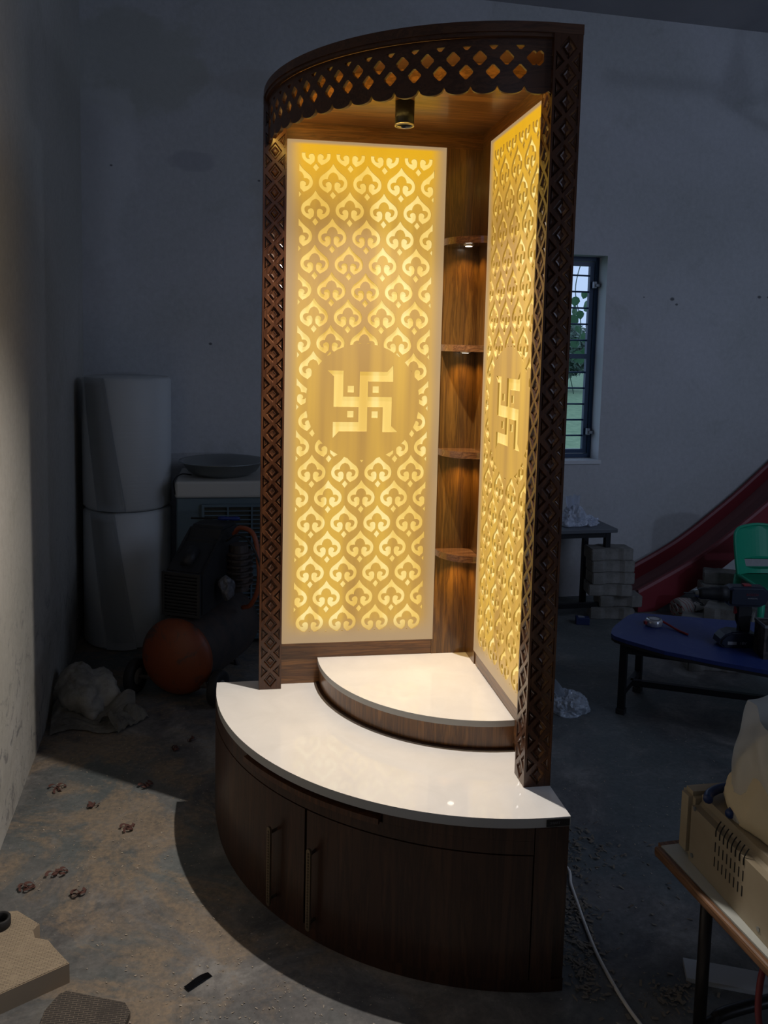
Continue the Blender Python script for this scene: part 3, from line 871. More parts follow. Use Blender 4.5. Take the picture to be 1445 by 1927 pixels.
bm = B(); tube(bm, [(.115, .30, .62), (.16, .27, .66), (.235, .24, .64), (.262, .23, .52), (.255, .24, .42), (.21, .27, .335), (.15, .32, .30)], .010, 10); obj('hose', bm, HOSE, cp, True)
bm = B(); tube(bm, [(.10, .26, .60), (.17, .22, .64), (.25, .18, .62), (.29, .2, .5), (.27, .26, .40)], .0045, 8); obj('cable', bm, PB, cp, True)
FOIL = mat('crumpled_film', (.10, .10, .11), .3)
bm = B(); bmesh.ops.create_icosphere(bm, subdivisions=3, radius=.032)
for v_ in bm.verts: v_.co *= 1+.5*noise.noise(v_.co*40); v_.co.z *= 1.5
bmesh.ops.translate(bm, vec=(.135, .20, .42), verts=bm.verts); obj('plastic_wrap', bm, FOIL, cp)
RUB = mat('black_rubber', (.018, .017, .017), .7)
for s_ in (-1, 1):
    bm = B(); q = Matrix.Translation((s_*.185, .02, .070)) @ Matrix.Rotation(PI/2, 4, 'Y')
    lathe(bm, [(0, -.012), (.035, -.014), (.05, -.018), (.066, -.018), (.070, -.010), (.070, .010), (.066, .018), (.05, .018), (.035, .014), (0, .012)], 36, q)
    w_ = obj('wheel', bm, RUB, cp, True)
    bm = B(); lathe(bm, [(0, -.016), (.032, -.016), (.034, -.012), (.034, .012), (.032, .016), (0, .016)], 24, q); obj('hub', bm, mat('wheel_hub_grey', (.18, .17, .15), .6), w_, True)
bm = B(); cyl(bm, (-.19, .02, .07), (.19, .02, .07), .008, seg=10)
for s_ in (-1, 1): cyl(bm, (s_*.13, .02, .07), (s_*.09, .05, .14), .010, seg=8)
obj('axle', bm, TANK, cp)
bm = B()
for s_ in (-1, 1): cyl(bm, (s_*.08, .42, .0), (s_*.05, .40, .10), .012, seg=10)
obj('leg', bm, TANK, cp)
tl = thing('screwdriver', 'long dark tool with a blue handle lying on the compressor cover', 'screwdriver', (-.80, 1.170, .657), R(-6))
bm = B(); cyl(bm, (-.11, 0, .010), (.01, 0, .010), .0045, seg=8); obj('shaft', bm, BLK, tl)
bm = B(); lathe(bm, [(0, 0), (.008, .002), (.010, .02), (.008, .05), (.010, .085), (.006, .096), (0, .097)], 16, Matrix.Translation((.005, 0, .0105)) @ Matrix.Rotation(PI/2, 4, 'Y')); obj('handle', bm, mat('blue_plastic', (.015, .03, .16), .4), tl, True)

# crumpled sacks and plastic bags ------------------------------------------------
def crumple(bm, size, seed, sub=5, amp=.35, freq=2.2, flat=.12, ridge=True):
    r = bmesh.ops.create_icosphere(bm, subdivisions=sub, radius=1)
    off = Vector((seed*3.1, seed*1.7, seed*.9))
    for v_ in r['verts']:
        p = v_.co.copy()
        n1 = noise.noise(p*freq+off); n2 = abs(noise.noise(p*freq*2.3+off*2)); n3 = abs(noise.noise(p*freq*5+off))
        f = 1+amp*n1-(amp*.55*n2+amp*.25*n3 if ridge else 0)
        q = p*f; q.z = q.z if q.z > -flat else -flat+(q.z+flat)*.02
        v_.co = Vector((q.x*size[0], q.y*size[1], (q.z+flat*1.02)*size[2]))
    z0 = min(v_.co.z for v_ in r['verts'])
    for v_ in r['verts']: v_.co.z -= z0
    return r['verts']
SACK = mat('dirty_white_cloth', (.34, .32, .27), .9)
t = NT(SACK); t.l(t.ramp(t.noise(t.coord('Object'), 9, 5, .7), [(.3, (.17, .16, .14)), (.6, (.40, .38, .33))]), t.b.inputs['Base Color'])
sk = thing('crumpled_sack', 'crumpled dirty white sack lying against the left wall', 'sack', (-1.285, .83, 0), R(8))
bm = B(); crumple(bm, (.125, .16, .135), 2, amp=.32, freq=1.5, sub=5); obj('bulk', bm, SACK, sk, True)
def sheet(bm, L_, W_, n, m_, fn, solid=True):
    g = [[bm.verts.new(fn(i/n, k/m_)) for k in range(m_+1)] for i in range(n+1)]
    for i in range(n):
        for k in range(m_): bm.faces.new((g[i][k], g[i+1][k], g[i+1][k+1], g[i][k+1]))
    if solid: bmesh.ops.solidify(bm, geom=bm.faces, thickness=.0015)
bm = B(); sheet(bm, 1, 1, 30, 24, lambda a, b: (-.12+.30*a, -.235+.16*b+.03*math.sin(a*7), .004+.075*max(0, b)*(.6+.4*math.sin(a*9))+.012*abs(noise.noise(Vector((a*6, b*6, 1)))))); obj('trailing_fold', bm, SACK, sk)
sk2 = thing('crumpled_cloth', 'small crumpled grey cloth beside the compressor wheel', 'cloth', (-1.130, .655, 0), R(50))
bm = B(); sheet(bm, 1, 1, 26, 20, lambda a, b: (-.06+.15*a, -.05+.11*b, .005+.05*abs(math.sin(a*5+b*2))*math.sin(PI*b)+.02*abs(noise.noise(Vector((a*5, b*7, 4))))))
obj('folds', bm, SACK, sk2)

# ================================================================ behind the shrine, right
DARKW = mat('dark_worn_tabletop', (.10, .11, .125), .45)
FR = mat('black_steel_tube', (.012, .012, .014), .45, .3)
tb2 = thing('side_table', 'dark low table with steel legs under the window', 'table', (.905, 1.60, 0), R(3.6))
bm = B(); box(bm, (-.27, .0, .468), (.375, .30, .490), bev=.003); obj('tabletop', bm, DARKW, tb2)
for x in (-.24, .33):
    for y in (.03, .27):
        bm = B(); box(bm, (x-.014, y-.014, .0), (x+.014, y+.014, .467)); obj('leg', bm, FR, tb2)
bm = B(); box(bm, (-.24, .018, .440), (.33, .042, .4675)); box(bm, (-.24, .258, .440), (.33, .282, .4675)); obj('apron', bm, FR, tb2)
bm = B(); box(bm, (-.24, .020, .060), (.33, .040, .085)); obj('foot_rail', bm, FR, tb2)
def film_mat(name, col, alpha):
    m = mat(name, col, .22, alpha=alpha); return m
FILM = film_mat('clear_crinkled_film', (.62, .68, .80), .72)
def knot_bag(name, label, loc, rz, size, seed, m, ear):
    b_ = thing(name, label, 'plastic bag', loc, rz)
    bm = B(); crumple(bm, size, seed, amp=.36, freq=1.7); obj('pouch', bm, m, b_)
    for k, (dx, lean) in enumerate(ear):
        bm = B(); sheet(bm, 1, 1, 10, 8, lambda a, b: ((dx+lean*a)+(b-.5)*(.035+.02*math.sin(a*3)), .012*math.sin(b*6+k)+.01*a, size[2]*.9+a*.075+.004*math.sin(b*11))); obj('ear', bm, m, b_)
    return b_
kb = knot_bag('plastic_bag', 'crinkled clear plastic bag on the table under the window', (1.075, 1.74, .4905), .4, (.085, .07, .09), 5, FILM, [(-.02, -.01), (.02, .015)])
bm = B(); crumple(bm, (.055, .05, .042), 9, amp=.5); o = obj('spill', bm, FILM, kb, loc=(.085, -.035, 0)) 
knot_bag('plastic_bag', 'clear plastic bag lying on the floor right of the shrine', (.602, .60, 0), .5, (.085, .075, .075), 11, film_mat('milky_film', (.50, .56, .64), .7), [(-.045, -.05)])

# concrete pavers
PAV = mat('grey_concrete_paver', (.21, .20, .185), .9)
t = NT(PAV); v = t.coord('Object'); t.l(t.ramp(t.noise(v, 14, 7, .7), [(.3, (.14, .135, .12)), (.65, (.27, .26, .24))]), t.b.inputs['Base Color']); t.bump(t.noise(v, 60, 4), .4, .003)
def paver_mesh():
    o_ = [(-.115, -.055), (-.06, -.055), (-.035, -.043), (.035, -.043), (.06, -.055), (.115, -.055), (.115, .055), (.06, .055), (.035, .067), (-.035, .067), (-.06, .055), (-.115, .055)]
    bm = B(); prism(bm, o_, 0, .0625)
    bmesh.ops.recalc_face_normals(bm, faces=bm.faces)
    es = [e for e in bm.edges if len(e.link_faces) == 2 and e.calc_face_angle(0) > .5]
    bmesh.ops.bevel(bm, geom=es, offset=.004, segments=2, affect='EDGES')
    for v_ in bm.verts: v_.co += Vector((noise.noise(v_.co*30), noise.noise(v_.co*30+Vector((5, 5, 5))), noise.noise(v_.co*30+Vector((9, 1, 3)))))*.0016
    bmesh.ops.recalc_face_normals(bm, faces=bm.faces)
    me = bpy.data.meshes.new('paver'); bm.to_mesh(me); bm.free(); me.materials.append(PAV); return me
pm_ = paver_mesh()
def paver(loc, rz, label, group, rx=0):
    o = bpy.data.objects.new('concrete_paver', pm_); COL.objects.link(o); o.location = loc; o.rotation_euler = (rx, 0, rz)
    return tag(o, label, 'paver', group)
names = ['lowest', 'second from the bottom', 'third from the bottom', 'fourth from the bottom', 'second from the top', 'topmost']
for k, (dx, dy, rz) in enumerate([(.01, .0, -.22), (.055, .01, -.10), (-.01, .0, -.16), (.0, .0, -.06), (-.003, .0, -.08), (-.015, .0, -.02)]):
    paver((1.262+dx, 1.655+dy, .0008+k*.0645), rz, names[k]+' paver in the stack in front of the dark side table', 'pavers stacked in front of the side table')
for k, (dx, dy, rz) in enumerate([(.02, .01, .3), (.0, .0, -.35), (.01, .0, -.28), (.03, .0, -.5)]):
    paver((1.86+dx, 1.58+dy, .0008+k*.0645), rz, ['lowest', 'second', 'third', 'topmost'][k]+' paver in the stack behind the green chair and drill', 'pavers stacked behind the green chair')
paver((1.690, 1.430, .0008), -.6, 'paver lying flat at the left end of the low pile', 'loose pavers on the floor')
paver((1.87, 1.30, .0008), .25, 'paver lying flat at the right of the low pile', 'loose pavers on the floor')
paver((1.785, 1.372, .0660), -.75, 'paver resting tilted across the top of the low pile', 'loose pavers on the floor', .06)
paver((1.64, 1.27, .0008), 1.1, 'paver nearest the bench in the low pile', 'loose pavers on the floor')
paver((1.42, .945, .0008), -.2, 'lone paver on the floor under the blue bench', 'loose pavers on the floor')

# red slide
RED = mat('faded_red_plastic', (.22, .022, .03), .45)
REDI = mat('pink_sheen_slide_bed', (.22, .095, .095), .5)  # greyish-pink reflection on the bed painted into its colour
sld = thing('playground_slide', 'faded red plastic slide rising along the back wall', 'slide', (1.53, 1.712, 0), R(3.6))
prof = [(-.07, .062), (.04, .115), (.238, .215), (.40, .312), (.66, .502), (.868, .675), (1.08, .86), (1.30, 1.05)]
Ps = catmull([(x, 0, z) for x, z in prof], 6)
def slide_strip(bm, sec, closed=True):
    rings = [[bm.verts.new((p.x, y, max(.002, p.z+dz-.0))) for y, dz in sec] for p in Ps]
    for a_, b_ in zip(rings, rings[1:]):
        for k in range(len(sec) if closed else len(sec)-1): bm.faces.new((a_[k], a_[(k+1) % len(sec)], b_[(k+1) % len(sec)], b_[k]))
    bm.faces.new(rings[0]); bm.faces.new(rings[-1][::-1])
bm = B(); slide_strip(bm, [(.025, -.045), (.03, -.030), (.08, -.045), (.15, -.050), (.22, -.045), (.275, -.030), (.28, -.045), (.25, -.062), (.05, -.062)]); obj('bed', bm, REDI, sld, False)
for y0, y1 in ((0, .03), (.275, .305)):
    bm = B(); slide_strip(bm, [(y0, -.110), (y0, .045), (y0+.006, .060), (y1-.006, .060), (y1, .045), (y1, -.110)]); obj('side_rail', bm, RED, sld)
bm = B(); box(bm, (1.2, .02, 0), (1.26, .06, .88)); box(bm, (1.2, .24, 0), (1.26, .28, .88)); obj('support_post', bm, RED, sld)
yl = thing('yellow_panel', 'yellow plastic panel beside the top of the red slide', 'panel', (2.62, 2.04, 0), R(3.6))
bm = B(); box(bm, (-.04, .0, .0), (.4, .03, 1.12), bev=.012); o = obj('board', bm, mat('yellow_plastic', (.32, .29, .04), .5), yl)
bm = B(); cyl(bm, (.36, -.012, .0), (.36, -.012, 1.0), .012, seg=12); obj('rail', bm, FR, yl)

nw = thing('printed_sack', 'rolled printed sack with red and black stripes beside the slide foot', 'sack', (1.735, 1.60, 0.0), R(8))
PR = mat('printed_sack_cloth', (.32, .30, .27), .8); t = NT(PR)
v = t.coord('Object', (1, 1, 1), (0, .4, 0)); w_ = t.n('ShaderNodeTexWave', bands_direction='X'); w_.inputs['Scale'].default_value = 9; w_.inputs['Distortion'].default_value = 3; t.l(v, w_.inputs['Vector'])
sx_ = t.n('ShaderNodeSeparateXYZ'); t.l(t.coord('Object'), sx_.inputs[0])
t.l(t.mix(t.smooth(sx_.outputs[0], -.06, -.04), t.ramp(w_.outputs['Fac'], [(.35, (.36, .34, .31)), (.45, (.30, .03, .03)), (.7, (.34, .32, .29))], 'CONSTANT'), t.ramp(t.noise(t.coord('Object'), 22, 3, .5, 1.5), [(.44, (.03, .03, .03)), (.50, (.30, .28, .25))], 'CONSTANT')), t.b.inputs['Base Color'])
bm = B(); q = Matrix.Translation((-.125, 0, .056)) @ Matrix.Rotation(PI/2, 4, 'Y')
lathe(bm, [(0, .0), (.030, .004), (.052, .0), (.056, .03), (.052, .10), (.057, .17), (.054, .235), (.045, .25), (0, .248)], 28, q)
for v_ in bm.verts: v_.co += Vector((0, noise.noise(v_.co*18), noise.noise(v_.co*18+Vector((4, 4, 4)))))*.008
zmin = min(v_.co.z for v_ in bm.verts)
for v_ in bm.verts: v_.co.z -= zmin
obj('roll', bm, PR, nw, True)
bm = B(); tube(bm, [(-.128, .0, .05), (-.131, .02, .07), (-.131, .0, .085), (-.131, -.025, .06), (-.131, -.01, .035), (-.131, .03, .035), (-.131, .038, .07)], .0035, 6); obj('rolled_edge', bm, PR, nw)

# green chair
GRN = mat('sea_green_plastic', (.012, .36, .20), .38)
gc = thing('kids_chair', 'sea-green plastic children\'s chair behind the bench', 'chair', (1.985, 1.30, 0), R(-6))
SH = .285; SEATW = .150
def bend_back(x): return .10*(x/SEATW)**2*.45
bo = []
for k in range(9): a = PI*.5*k/8; bo.append((-.150+.03*(1-math.sin(a)) if False else -.150+.045*(1-math.cos(a-PI/2)) , .205+.045*math.sin(a)*.9))
outl = [(-.140, 0), (-.150, .10), (-.152, .20), (-.140, .238), (-.10, .256), (0, .266), (.10, .256), (.140, .238), (.152, .20), (.150, .10), (.140, 0)]
hole = [(-.085, .055), (.085, .055), (.095, .092), (-.095, .092)]
vin = []; fin = []
for l in (outl, hole):
    if sum(l[i-1][0]*l[i][1]-l[i][0]*l[i-1][1] for i in range(len(l))) < 0: l = l[::-1]
    fin.append(list(range(len(vin), len(vin)+len(l)))); vin += [Vector(p) for p in l]
vin += [Vector((x*.02, z*.02)) for x in range(-7, 8) for z in range(0, 13)]
vo, eo, fo, ov, oe, of = delaunay_2d_cdt(vin, [], fin, 1, 1e-6)
bm = B(); vs = [bm.verts.new((p.x, .155+p.y*.22-bend_back(p.x), SH-.02+p.y)) for p in vo]
for f, src in zip(fo, of):
    if list(src) == [0]: bm.faces.new([vs[i] for i in f])
bmesh.ops.delete(bm, geom=[v_ for v_ in bm.verts if not v_.link_faces], context='VERTS')
bmesh.ops.recalc_face_normals(bm, faces=bm.faces); bmesh.ops.solidify(bm, geom=bm.faces, thickness=.006)
obj('backrest', bm, GRN, gc, False)
bm = B(); tube(bm, [(x*1.0, .155+z*.22-bend_back(x)-.004, SH-.02+z) for x, z in outl], .0085, 8, 4); obj('back_rim', bm, GRN, gc, True)
bm = B(); sheet(bm, 1, 1, 18, 18, lambda a, b: ((a-.5)*.29*(1-.06*b), -.13+.275*b, SH-.012*math.sin(PI*a)*math.sin(PI*min(1, b*1.1))-.018*max(0, .12-b)/.12)); obj('seat', bm, GRN, gc, True)
bm = B(); tube(bm, [(-.136, .14, SH-.003), (-.143, 0, SH-.002), (-.146, -.11, SH-.006), (-.11, -.132, SH-.014), (0, -.134, SH-.016), (.11, -.132, SH-.014), (.146, -.11, SH-.006), (.143, 0, SH-.002), (.136, .14, SH-.003)], .009, 8, 5); obj('seat_rim', bm, GRN, gc, True)
for sx1 in (-1, 1):
    for sy1 in (-1, 1):
        bm = B(); y0 = -.11 if sy1 < 0 else .135
        cyl(bm, (sx1*.130, y0, SH-.005), (sx1*.150, y0+sy1*.025, 0), .018, .014, 12); obj('leg', bm, GRN, gc, True)

# blue bench table
BLU = mat('blue_laminate', (.022, .045, .20), .42); t = NT(BLU); v = t.coord('Object')
t.l(t.mix(t.ramp(t.noise(v, 9, 7, .75, 1), [(.52, 0.), (.66, .35)]), (.020, .042, .19), (.09, .12, .25)), t.b.inputs['Base Color'])
EDG = mat('chipped_dark_edge', (.022, .020, .020), .8)
bn = thing('blue_bench_table', 'low blue-topped table with black steel frame on the right', 'table', (0, 0, 0))
top = [(.765, .594), (.790, .640), (.830, .690), (.935, .795), (.975, .818), (1.03, .812), (1.279, .722), (1.50, .640), (1.75, .56), (1.62, .02), (1.40, .06), (1.162, .183), (1.027, .279), (.884, .396), (.790, .520), (.765, .565)]
bm = B(); prism(bm, top, .2955, .310); obj('tabletop', bm, BLU, bn)
bm = B(); prism(bm, [(x+(1.2-x)*.004, y+(.45-y)*.004) for x, y in top], .284, .2952); obj('underboard', bm, EDG, bn)
for x, y in ((.800, .548), (.965, .735), (1.60, .10), (1.66, .50)):
    bm = B(); box(bm, (x-.013, y-.013, .012), (x+.013, y+.013, .2835), Matrix.Translation((x, y, 0)) @ Matrix.Rotation(R(-42), 4, 'Z') @ Matrix.Translation((-x, -y, 0))); l_ = obj('leg', bm, FR, bn)
    bm = B(); box(bm, (x-.017, y-.017, .0), (x+.017, y+.017, .022), Matrix.Translation((x, y, 0)) @ Matrix.Rotation(R(-42), 4, 'Z') @ Matrix.Translation((-x, -y, 0)), bev=.002); obj('rubber_foot', bm, RUB, l_)
def bar(bm, p0, p1, w, h):
    p0 = Vector(p0); p1 = Vector(p1); d = p1-p0; q = d.to_track_quat('X', 'Z').to_matrix().to_4x4(); q.translation = p0
    box(bm, (0, -w/2, -h/2), (d.length, w/2, h/2), q)
bm = B(); bar(bm, (.800, .548, .262), (.965, .735, .262), .02, .028); obj('apron', bm, FR, bn)
bm = B(); bar(bm, (.800, .548, .262), (1.60, .10, .262), .02, .028); obj('apron', bm, FR, bn)
bm = B(); bar(bm, (.965, .735, .262), (1.66, .50, .262), .02, .028); obj('apron', bm, FR, bn)
bm = B(); bar(bm, (.800, .548, .085), (.965, .735, .085), .02, .024); obj('foot_rail', bm, FR, bn)
bm = B(); bar(bm, (.882, .641, .085), (1.63, .30, .085), .02, .024); obj('foot_rail', bm, FR, bn)
bm = B(); bar(bm, (1.60, .10, .085), (1.66, .50, .085), .02, .024); obj('foot_rail', bm, FR, bn)

# tape measure
CHR = mat('chromed_plastic', (.60, .60, .62), .22, .6)
REDP = mat('red_plastic', (.30, .012, .018), .4)
tp = thing('tape_measure', 'small silver round tape measure with red strap on the blue table', 'tape measure', (.985, .668, .3103))
bm = B(); lathe(bm, [(0, 0), (.030, 0), (.034, .004), (.034, .022), (.030, .028), (.020, .029), (0, .027)], 36); obj('case', bm, CHR, tp, True)
bm = B(); lathe(bm, [(.021, .0285), (.0235, .0300), (.026, .0283)], 32); obj('dial_ring', bm, BLK, tp, True)
bm = B(); box(bm, (-.042, -.008, .006), (-.033, .008, .020), bev=.002); obj('button', bm, REDP, tp)
bm = B(); tube(bm, [(.033, -.006, .018), (.05, -.035, .010), (.062, -.075, .005), (.078, -.125, .004)], lambda f: .0045, 8); obj('strap', bm, REDP, tp, True)

# cordless drill
dr = thing('cordless_drill', 'dark blue-black cordless drill standing on its battery on the blue table', 'drill', (1.205, .425, .3103), R(-9))
DB_ = mat('drill_dark_blue', (.010, .016, .035), .4); DR2 = mat('drill_black_rubber', (.010, .010, .011), .55)
def xz_prism(bm, pts, y0, y1, bev=0):
    vs1 = [bm.verts.new((x, y0, z)) for x, z in pts]; vs2 = [bm.verts.new((x, y1, z)) for x, z in pts]
    fs = [bm.faces.new(vs1), bm.faces.new(vs2[::-1])]
    for i in range(len(pts)): bm.faces.new((vs1[i], vs2[i], vs2[(i+1) % len(pts)], vs1[(i+1) % len(pts)]))
    if bev: bmesh.ops.bevel(bm, geom=list({e for f in fs for e in f.edges}), offset=bev, segments=3, affect='EDGES')
bm = B(); xz_prism(bm, [(-.088, .014), (-.070, .0), (.052, .0), (.056, .010), (.056, .052), (.020, .058), (-.040, .062), (-.066, .052), (-.084, .034)], -.036, .036, .007); bt = obj('battery', bm, DB_, dr)
text_obj('battery_voltage', '18V', .016, mat('print_silver', (.32, .33, .35), .4), bt, Matrix.Translation((.0, -.0362, .020)) @ Matrix.Rotation(PI/2, 4, 'X'))
bm = B(); box(bm, (-.058, -.0364, .014), (-.024, -.0358, .026)); obj('battery_label', bm, mat('print_silver'), bt)
bm = B(); xz_prism(bm, [(-.008, .058), (.034, .056), (.036, .09), (.030, .14), (.040, .175), (-.020, .175), (-.022, .150), (-.006, .10)], -.017, .017, .007); obj('grip', bm, DR2, dr)
bm = B(); xz_prism(bm, [(-.026, .125), (-.014, .128), (-.012, .158), (-.024, .160)], -.009, .009, .003); o = obj('trigger', bm, REDP, dr); o['label'] = 'red trigger'
bm = B(); xz_prism(bm, [(-.060, .170), (-.052, .160), (.060, .158), (.084, .170), (.092, .190), (.090, .222), (.074, .236), (-.045, .236), (-.060, .228)], -.030, .030, .010); mh = obj('motor_housing', bm, DB_, dr)
bm = B(); lathe(bm, [(0, 0), (.030, 0), (.030, .030), (.026, .034), (.026, .060), (.022, .070), (.022, .100), (.016, .112), (.0, .112)], 28, Matrix.Translation((-.058, 0, .202)) @ Matrix.Rotation(-PI/2, 4, 'Y')); obj('chuck', bm, DR2, dr, True)
bm = B(); lathe(bm, [(.0165, .110), (.012, .122), (.006, .124), (0, .124)], 20, Matrix.Translation((-.058, 0, .202)) @ Matrix.Rotation(-PI/2, 4, 'Y')); obj('chuck_jaws', bm, STEEL, dr, True)
bm = B(); cyl(bm, (-.180, 0, .202), (-.222, 0, .202), .0028, seg=8); obj('drill_bit', bm, DR2, dr)
bm = B(); box(bm, (.0, -.010, .234), (.030, .010, .242), bev=.002); obj('selector', bm, REDP, dr)
Ft = Matrix.Rotation(PI/2, 4, 'X')
text_obj('housing_lettering', 'BOSCH', .014, mat('print_dull_red', (.16, .02, .03), .4), mh, Matrix.Translation((.026, -.0303, .208)) @ Ft)
text_obj('housing_sublettering', 'PROFESSIONAL', .0055, mat('print_silver'), mh, Matrix.Translation((.028, -.0303, .194)) @ Ft)

tn = thing('square_tin', 'grubby square tin at the right end of the blue table', 'tin', (1.268, .315, .3103), R(-12))
GRM = mat('grimy_tin', (.075, .065, .060), .5, .4)
t = NT(GRM); t.l(t.ramp(t.noise(t.coord('Object'), 30, 6, .7), [(.4, (.03, .028, .028)), (.7, (.16, .13, .11))]), t.b.inputs['Base Color'])
bm = B(); o_ = [(-.05, -.045), (.05, -.045), (.05, .045), (-.05, .045)]; i_ = [(x*.94, y*.94) for x, y in o_]
prism(bm, o_, .004, .125, holes=[i_]); obj('wall', bm, GRM, tn)
bm = B(); prism(bm, o_, 0, .004); obj('base', bm, GRM, tn)
bm = B(); prism(bm, [(x*1.04, y*1.04) for x, y in o_], .118, .128, holes=[i_]); obj('rim', bm, STEEL, tn)
bm = B(); box(bm, (-.040, -.0462, .030), (.044, -.0452, .088)); obj('paper_label', bm, mat('dark_label', (.02, .02, .02), .6), tn)

sb = thing('small_blue_box', 'small blue box on the floor left of the paver stack', 'box', (1.075, 1.56, 0), R(-14))
bm = B(); box(bm, (-.035, -.02, 0), (.035, .02, .038), bev=.003); bx = obj('carton', bm, mat('blue_card', (.02, .035, .12), .6), sb)
bm = B(); box(bm, (-.022, -.012, .0382), (.010, .012, .0395)); obj('lid_patch', bm, mat('pale_card', (.3, .32, .38), .7), sb)

# ================================================================ right foreground
TW = mat('pale_laminate', (.52, .54, .50), .5)
EW = wood_mat('worn_table_edge', (.16, .075, .035), (.27, .14, .07), axis='y', rough=.55, coat=0)
wt = thing('work_table', 'low worn table in the right foreground with wood-edged pale top', 'table', (.194, -.834, 0), R(4.4))
# local +x right, -y towards the camera
bm = B(); box(bm, (.009, -1.15, .362), (.85, 0, .380)); obj('tabletop', bm, TW, wt)
bm = B(); box(bm, (-.006, -1.15, .359), (.0085, .004, .3795), bev=.005); box(bm, (.010, .0005, .359), (.85, .012, .3795)); obj('edge_strip', bm, EW, wt)
for x, y in ((.065, -.085), (.79, -.07), (.065, -1.08), (.79, -1.08)):
    bm = B(); cyl(bm, (x, y, .0), (x, y, .361), .0125, seg=20); obj('leg', bm, mat('greasy_steel_tube', (.035, .030, .028), .4, .5), wt, True)
bm = B(); tube(bm, [(.065, -.085, .018), (.10, -.083, .030), (.16, -.080, .045), (.5, -.075, .06), (.78, -.07, .07)], .0125, 14); obj('cross_tube', bm, mat('greasy_steel_tube'), wt, True)

BG = mat('beige_enamelled_steel', (.34, .28, .19), .42)
t = NT(BG); t.l(t.ramp(t.noise(t.coord('Object'), 7, 6, .6), [(.3, (.30, .245, .165)), (.7, (.38, .32, .225))]), t.b.inputs['Base Color'])
SLOT = mat('slot_dark', (.006, .006, .006), .8)
ps = thing('voltage_stabilizer', 'beige steel voltage stabilizer box with slotted vents on the work table', 'appliance', (.2365, -.865, .3803), R(1.0))
bm = B(); box(bm, (0, -.60, 0), (.34, -.018, .140)); 
es = [e for e in bm.edges if abs(e.verts[0].co.z-.140) < 1e-5 and abs(e.verts[1].co.z-.140) < 1e-5 and abs(e.verts[0].co.x-e.verts[1].co.x) < 1e-5]
bmesh.ops.bevel(bm, geom=es, offset=.022, segments=5, affect='EDGES'); hs = obj('housing', bm, BG, ps)
bm = B(); box(bm, (-.001, -.0165, .0), (.341, .028, .1405)); bmesh.ops.bevel(bm, geom=bm.edges[:], offset=.010, segments=4, affect='EDGES'); o = obj('end_cap', bm, mat('beige_plastic_end', (.40, .33, .22), .5), ps)
for row, z in enumerate((.112, .082, .052)):
    for k in range(8):
        y = -.105-k*.0125
        bm = B()
        if row == 0:
            pts = [(-.0006, y, .104), (-.0006, y, .116), (.004, y, .1275), (.009, y, .1345)]
            tube(bm, pts, .0013, 6, 4)
        else: box(bm, (-.0006, y-.0013, z-.010), (.0010, y+.0013, z+.010))
        obj('vent_slot', bm, SLOT, hs)
for y, z in ((-.030, .117), (-.030, .016), (-.245, .016), (-.43, .117)):
    bm = B(); cyl(bm, (-.0018, y, z), (.001, y, z), .0045, seg=14); sc_ = obj('screw', bm, STEEL, ps)

pl = thing('pliers', 'blue-handled pliers lying on the beige stabilizer box', 'pliers', (.30, -.925, .5206), R(0))
BLG = mat('navy_grip', (.012, .035, .135), .35)
bm = B(); tube(bm, [(-.055, .000, .014), (-.040, .018, .015), (-.010, .032, .016), (.030, .038, .016), (.055, .040, .015)], lambda f: .0095-.001*f, 12); bmesh.ops.scale(bm, vec=(1, 1, 1), verts=bm.verts); obj('handle', bm, BLG, pl, True)
bm = B(); tube(bm, [(-.040, -.050, .012), (-.025, -.040, .012), (.005, -.025, .013), (.045, .015, .015)], lambda f: .009-.001*f, 12); obj('handle', bm, BLG, pl, True)
bm = B(); box(bm, (.050, .018, .006), (.105, .048, .022), bev=.004); obj('jaw', bm, STEEL, pl)

BAG2 = mat('milky_plastic_bag', (.66, .66, .62), .3, alpha=.45)
PEACH = mat('beige_bag_contents', (.72, .60, .38), .7)
pb = thing('filled_plastic_bag', 'translucent plastic bag of pale beige material on the stabilizer box', 'plastic bag', (.432, -1.005, .5206), R(0))
bm = B(); vs_ = crumple(bm, (.172, .165, .130), 21, amp=.12, freq=1.2, flat=.3); obj('contents', bm, PEACH, pb, True)
bm = B()
def bagf(a, b):
    ang = 2*PI*a; rr = .160*(1-.16*b**1.6)+.008*noise.noise(Vector((math.cos(ang)*2, math.sin(ang)*2, b*3)))+.006*math.sin(ang*7+b*4)
    return (rr*math.cos(ang)*1.02, rr*math.sin(ang)*.95, .004+.185*b+.03*b*math.cos(ang-2.6)+.008*math.sin(ang*5)*b)
g = [[bm.verts.new(bagf(i/56, k/20)) for k in range(21)] for i in range(56)]
for i in range(56):
    for k in range(20): bm.faces.new((g[i][k], g[(i+1) % 56][k], g[(i+1) % 56][k+1], g[i][k+1]))
obj('film', bm, BAG2, pb, True)
bm = B(); sheet(bm, 1, 1, 16, 16, lambda a, b: (-.125+.15*b+.03*a, -.11-.02*math.sin(a*3)+.01*b, .225-.21*a*(.9-.4*b)+.01*math.sin(b*8))); obj('folded_flap', bm, BAG2, pb, True)

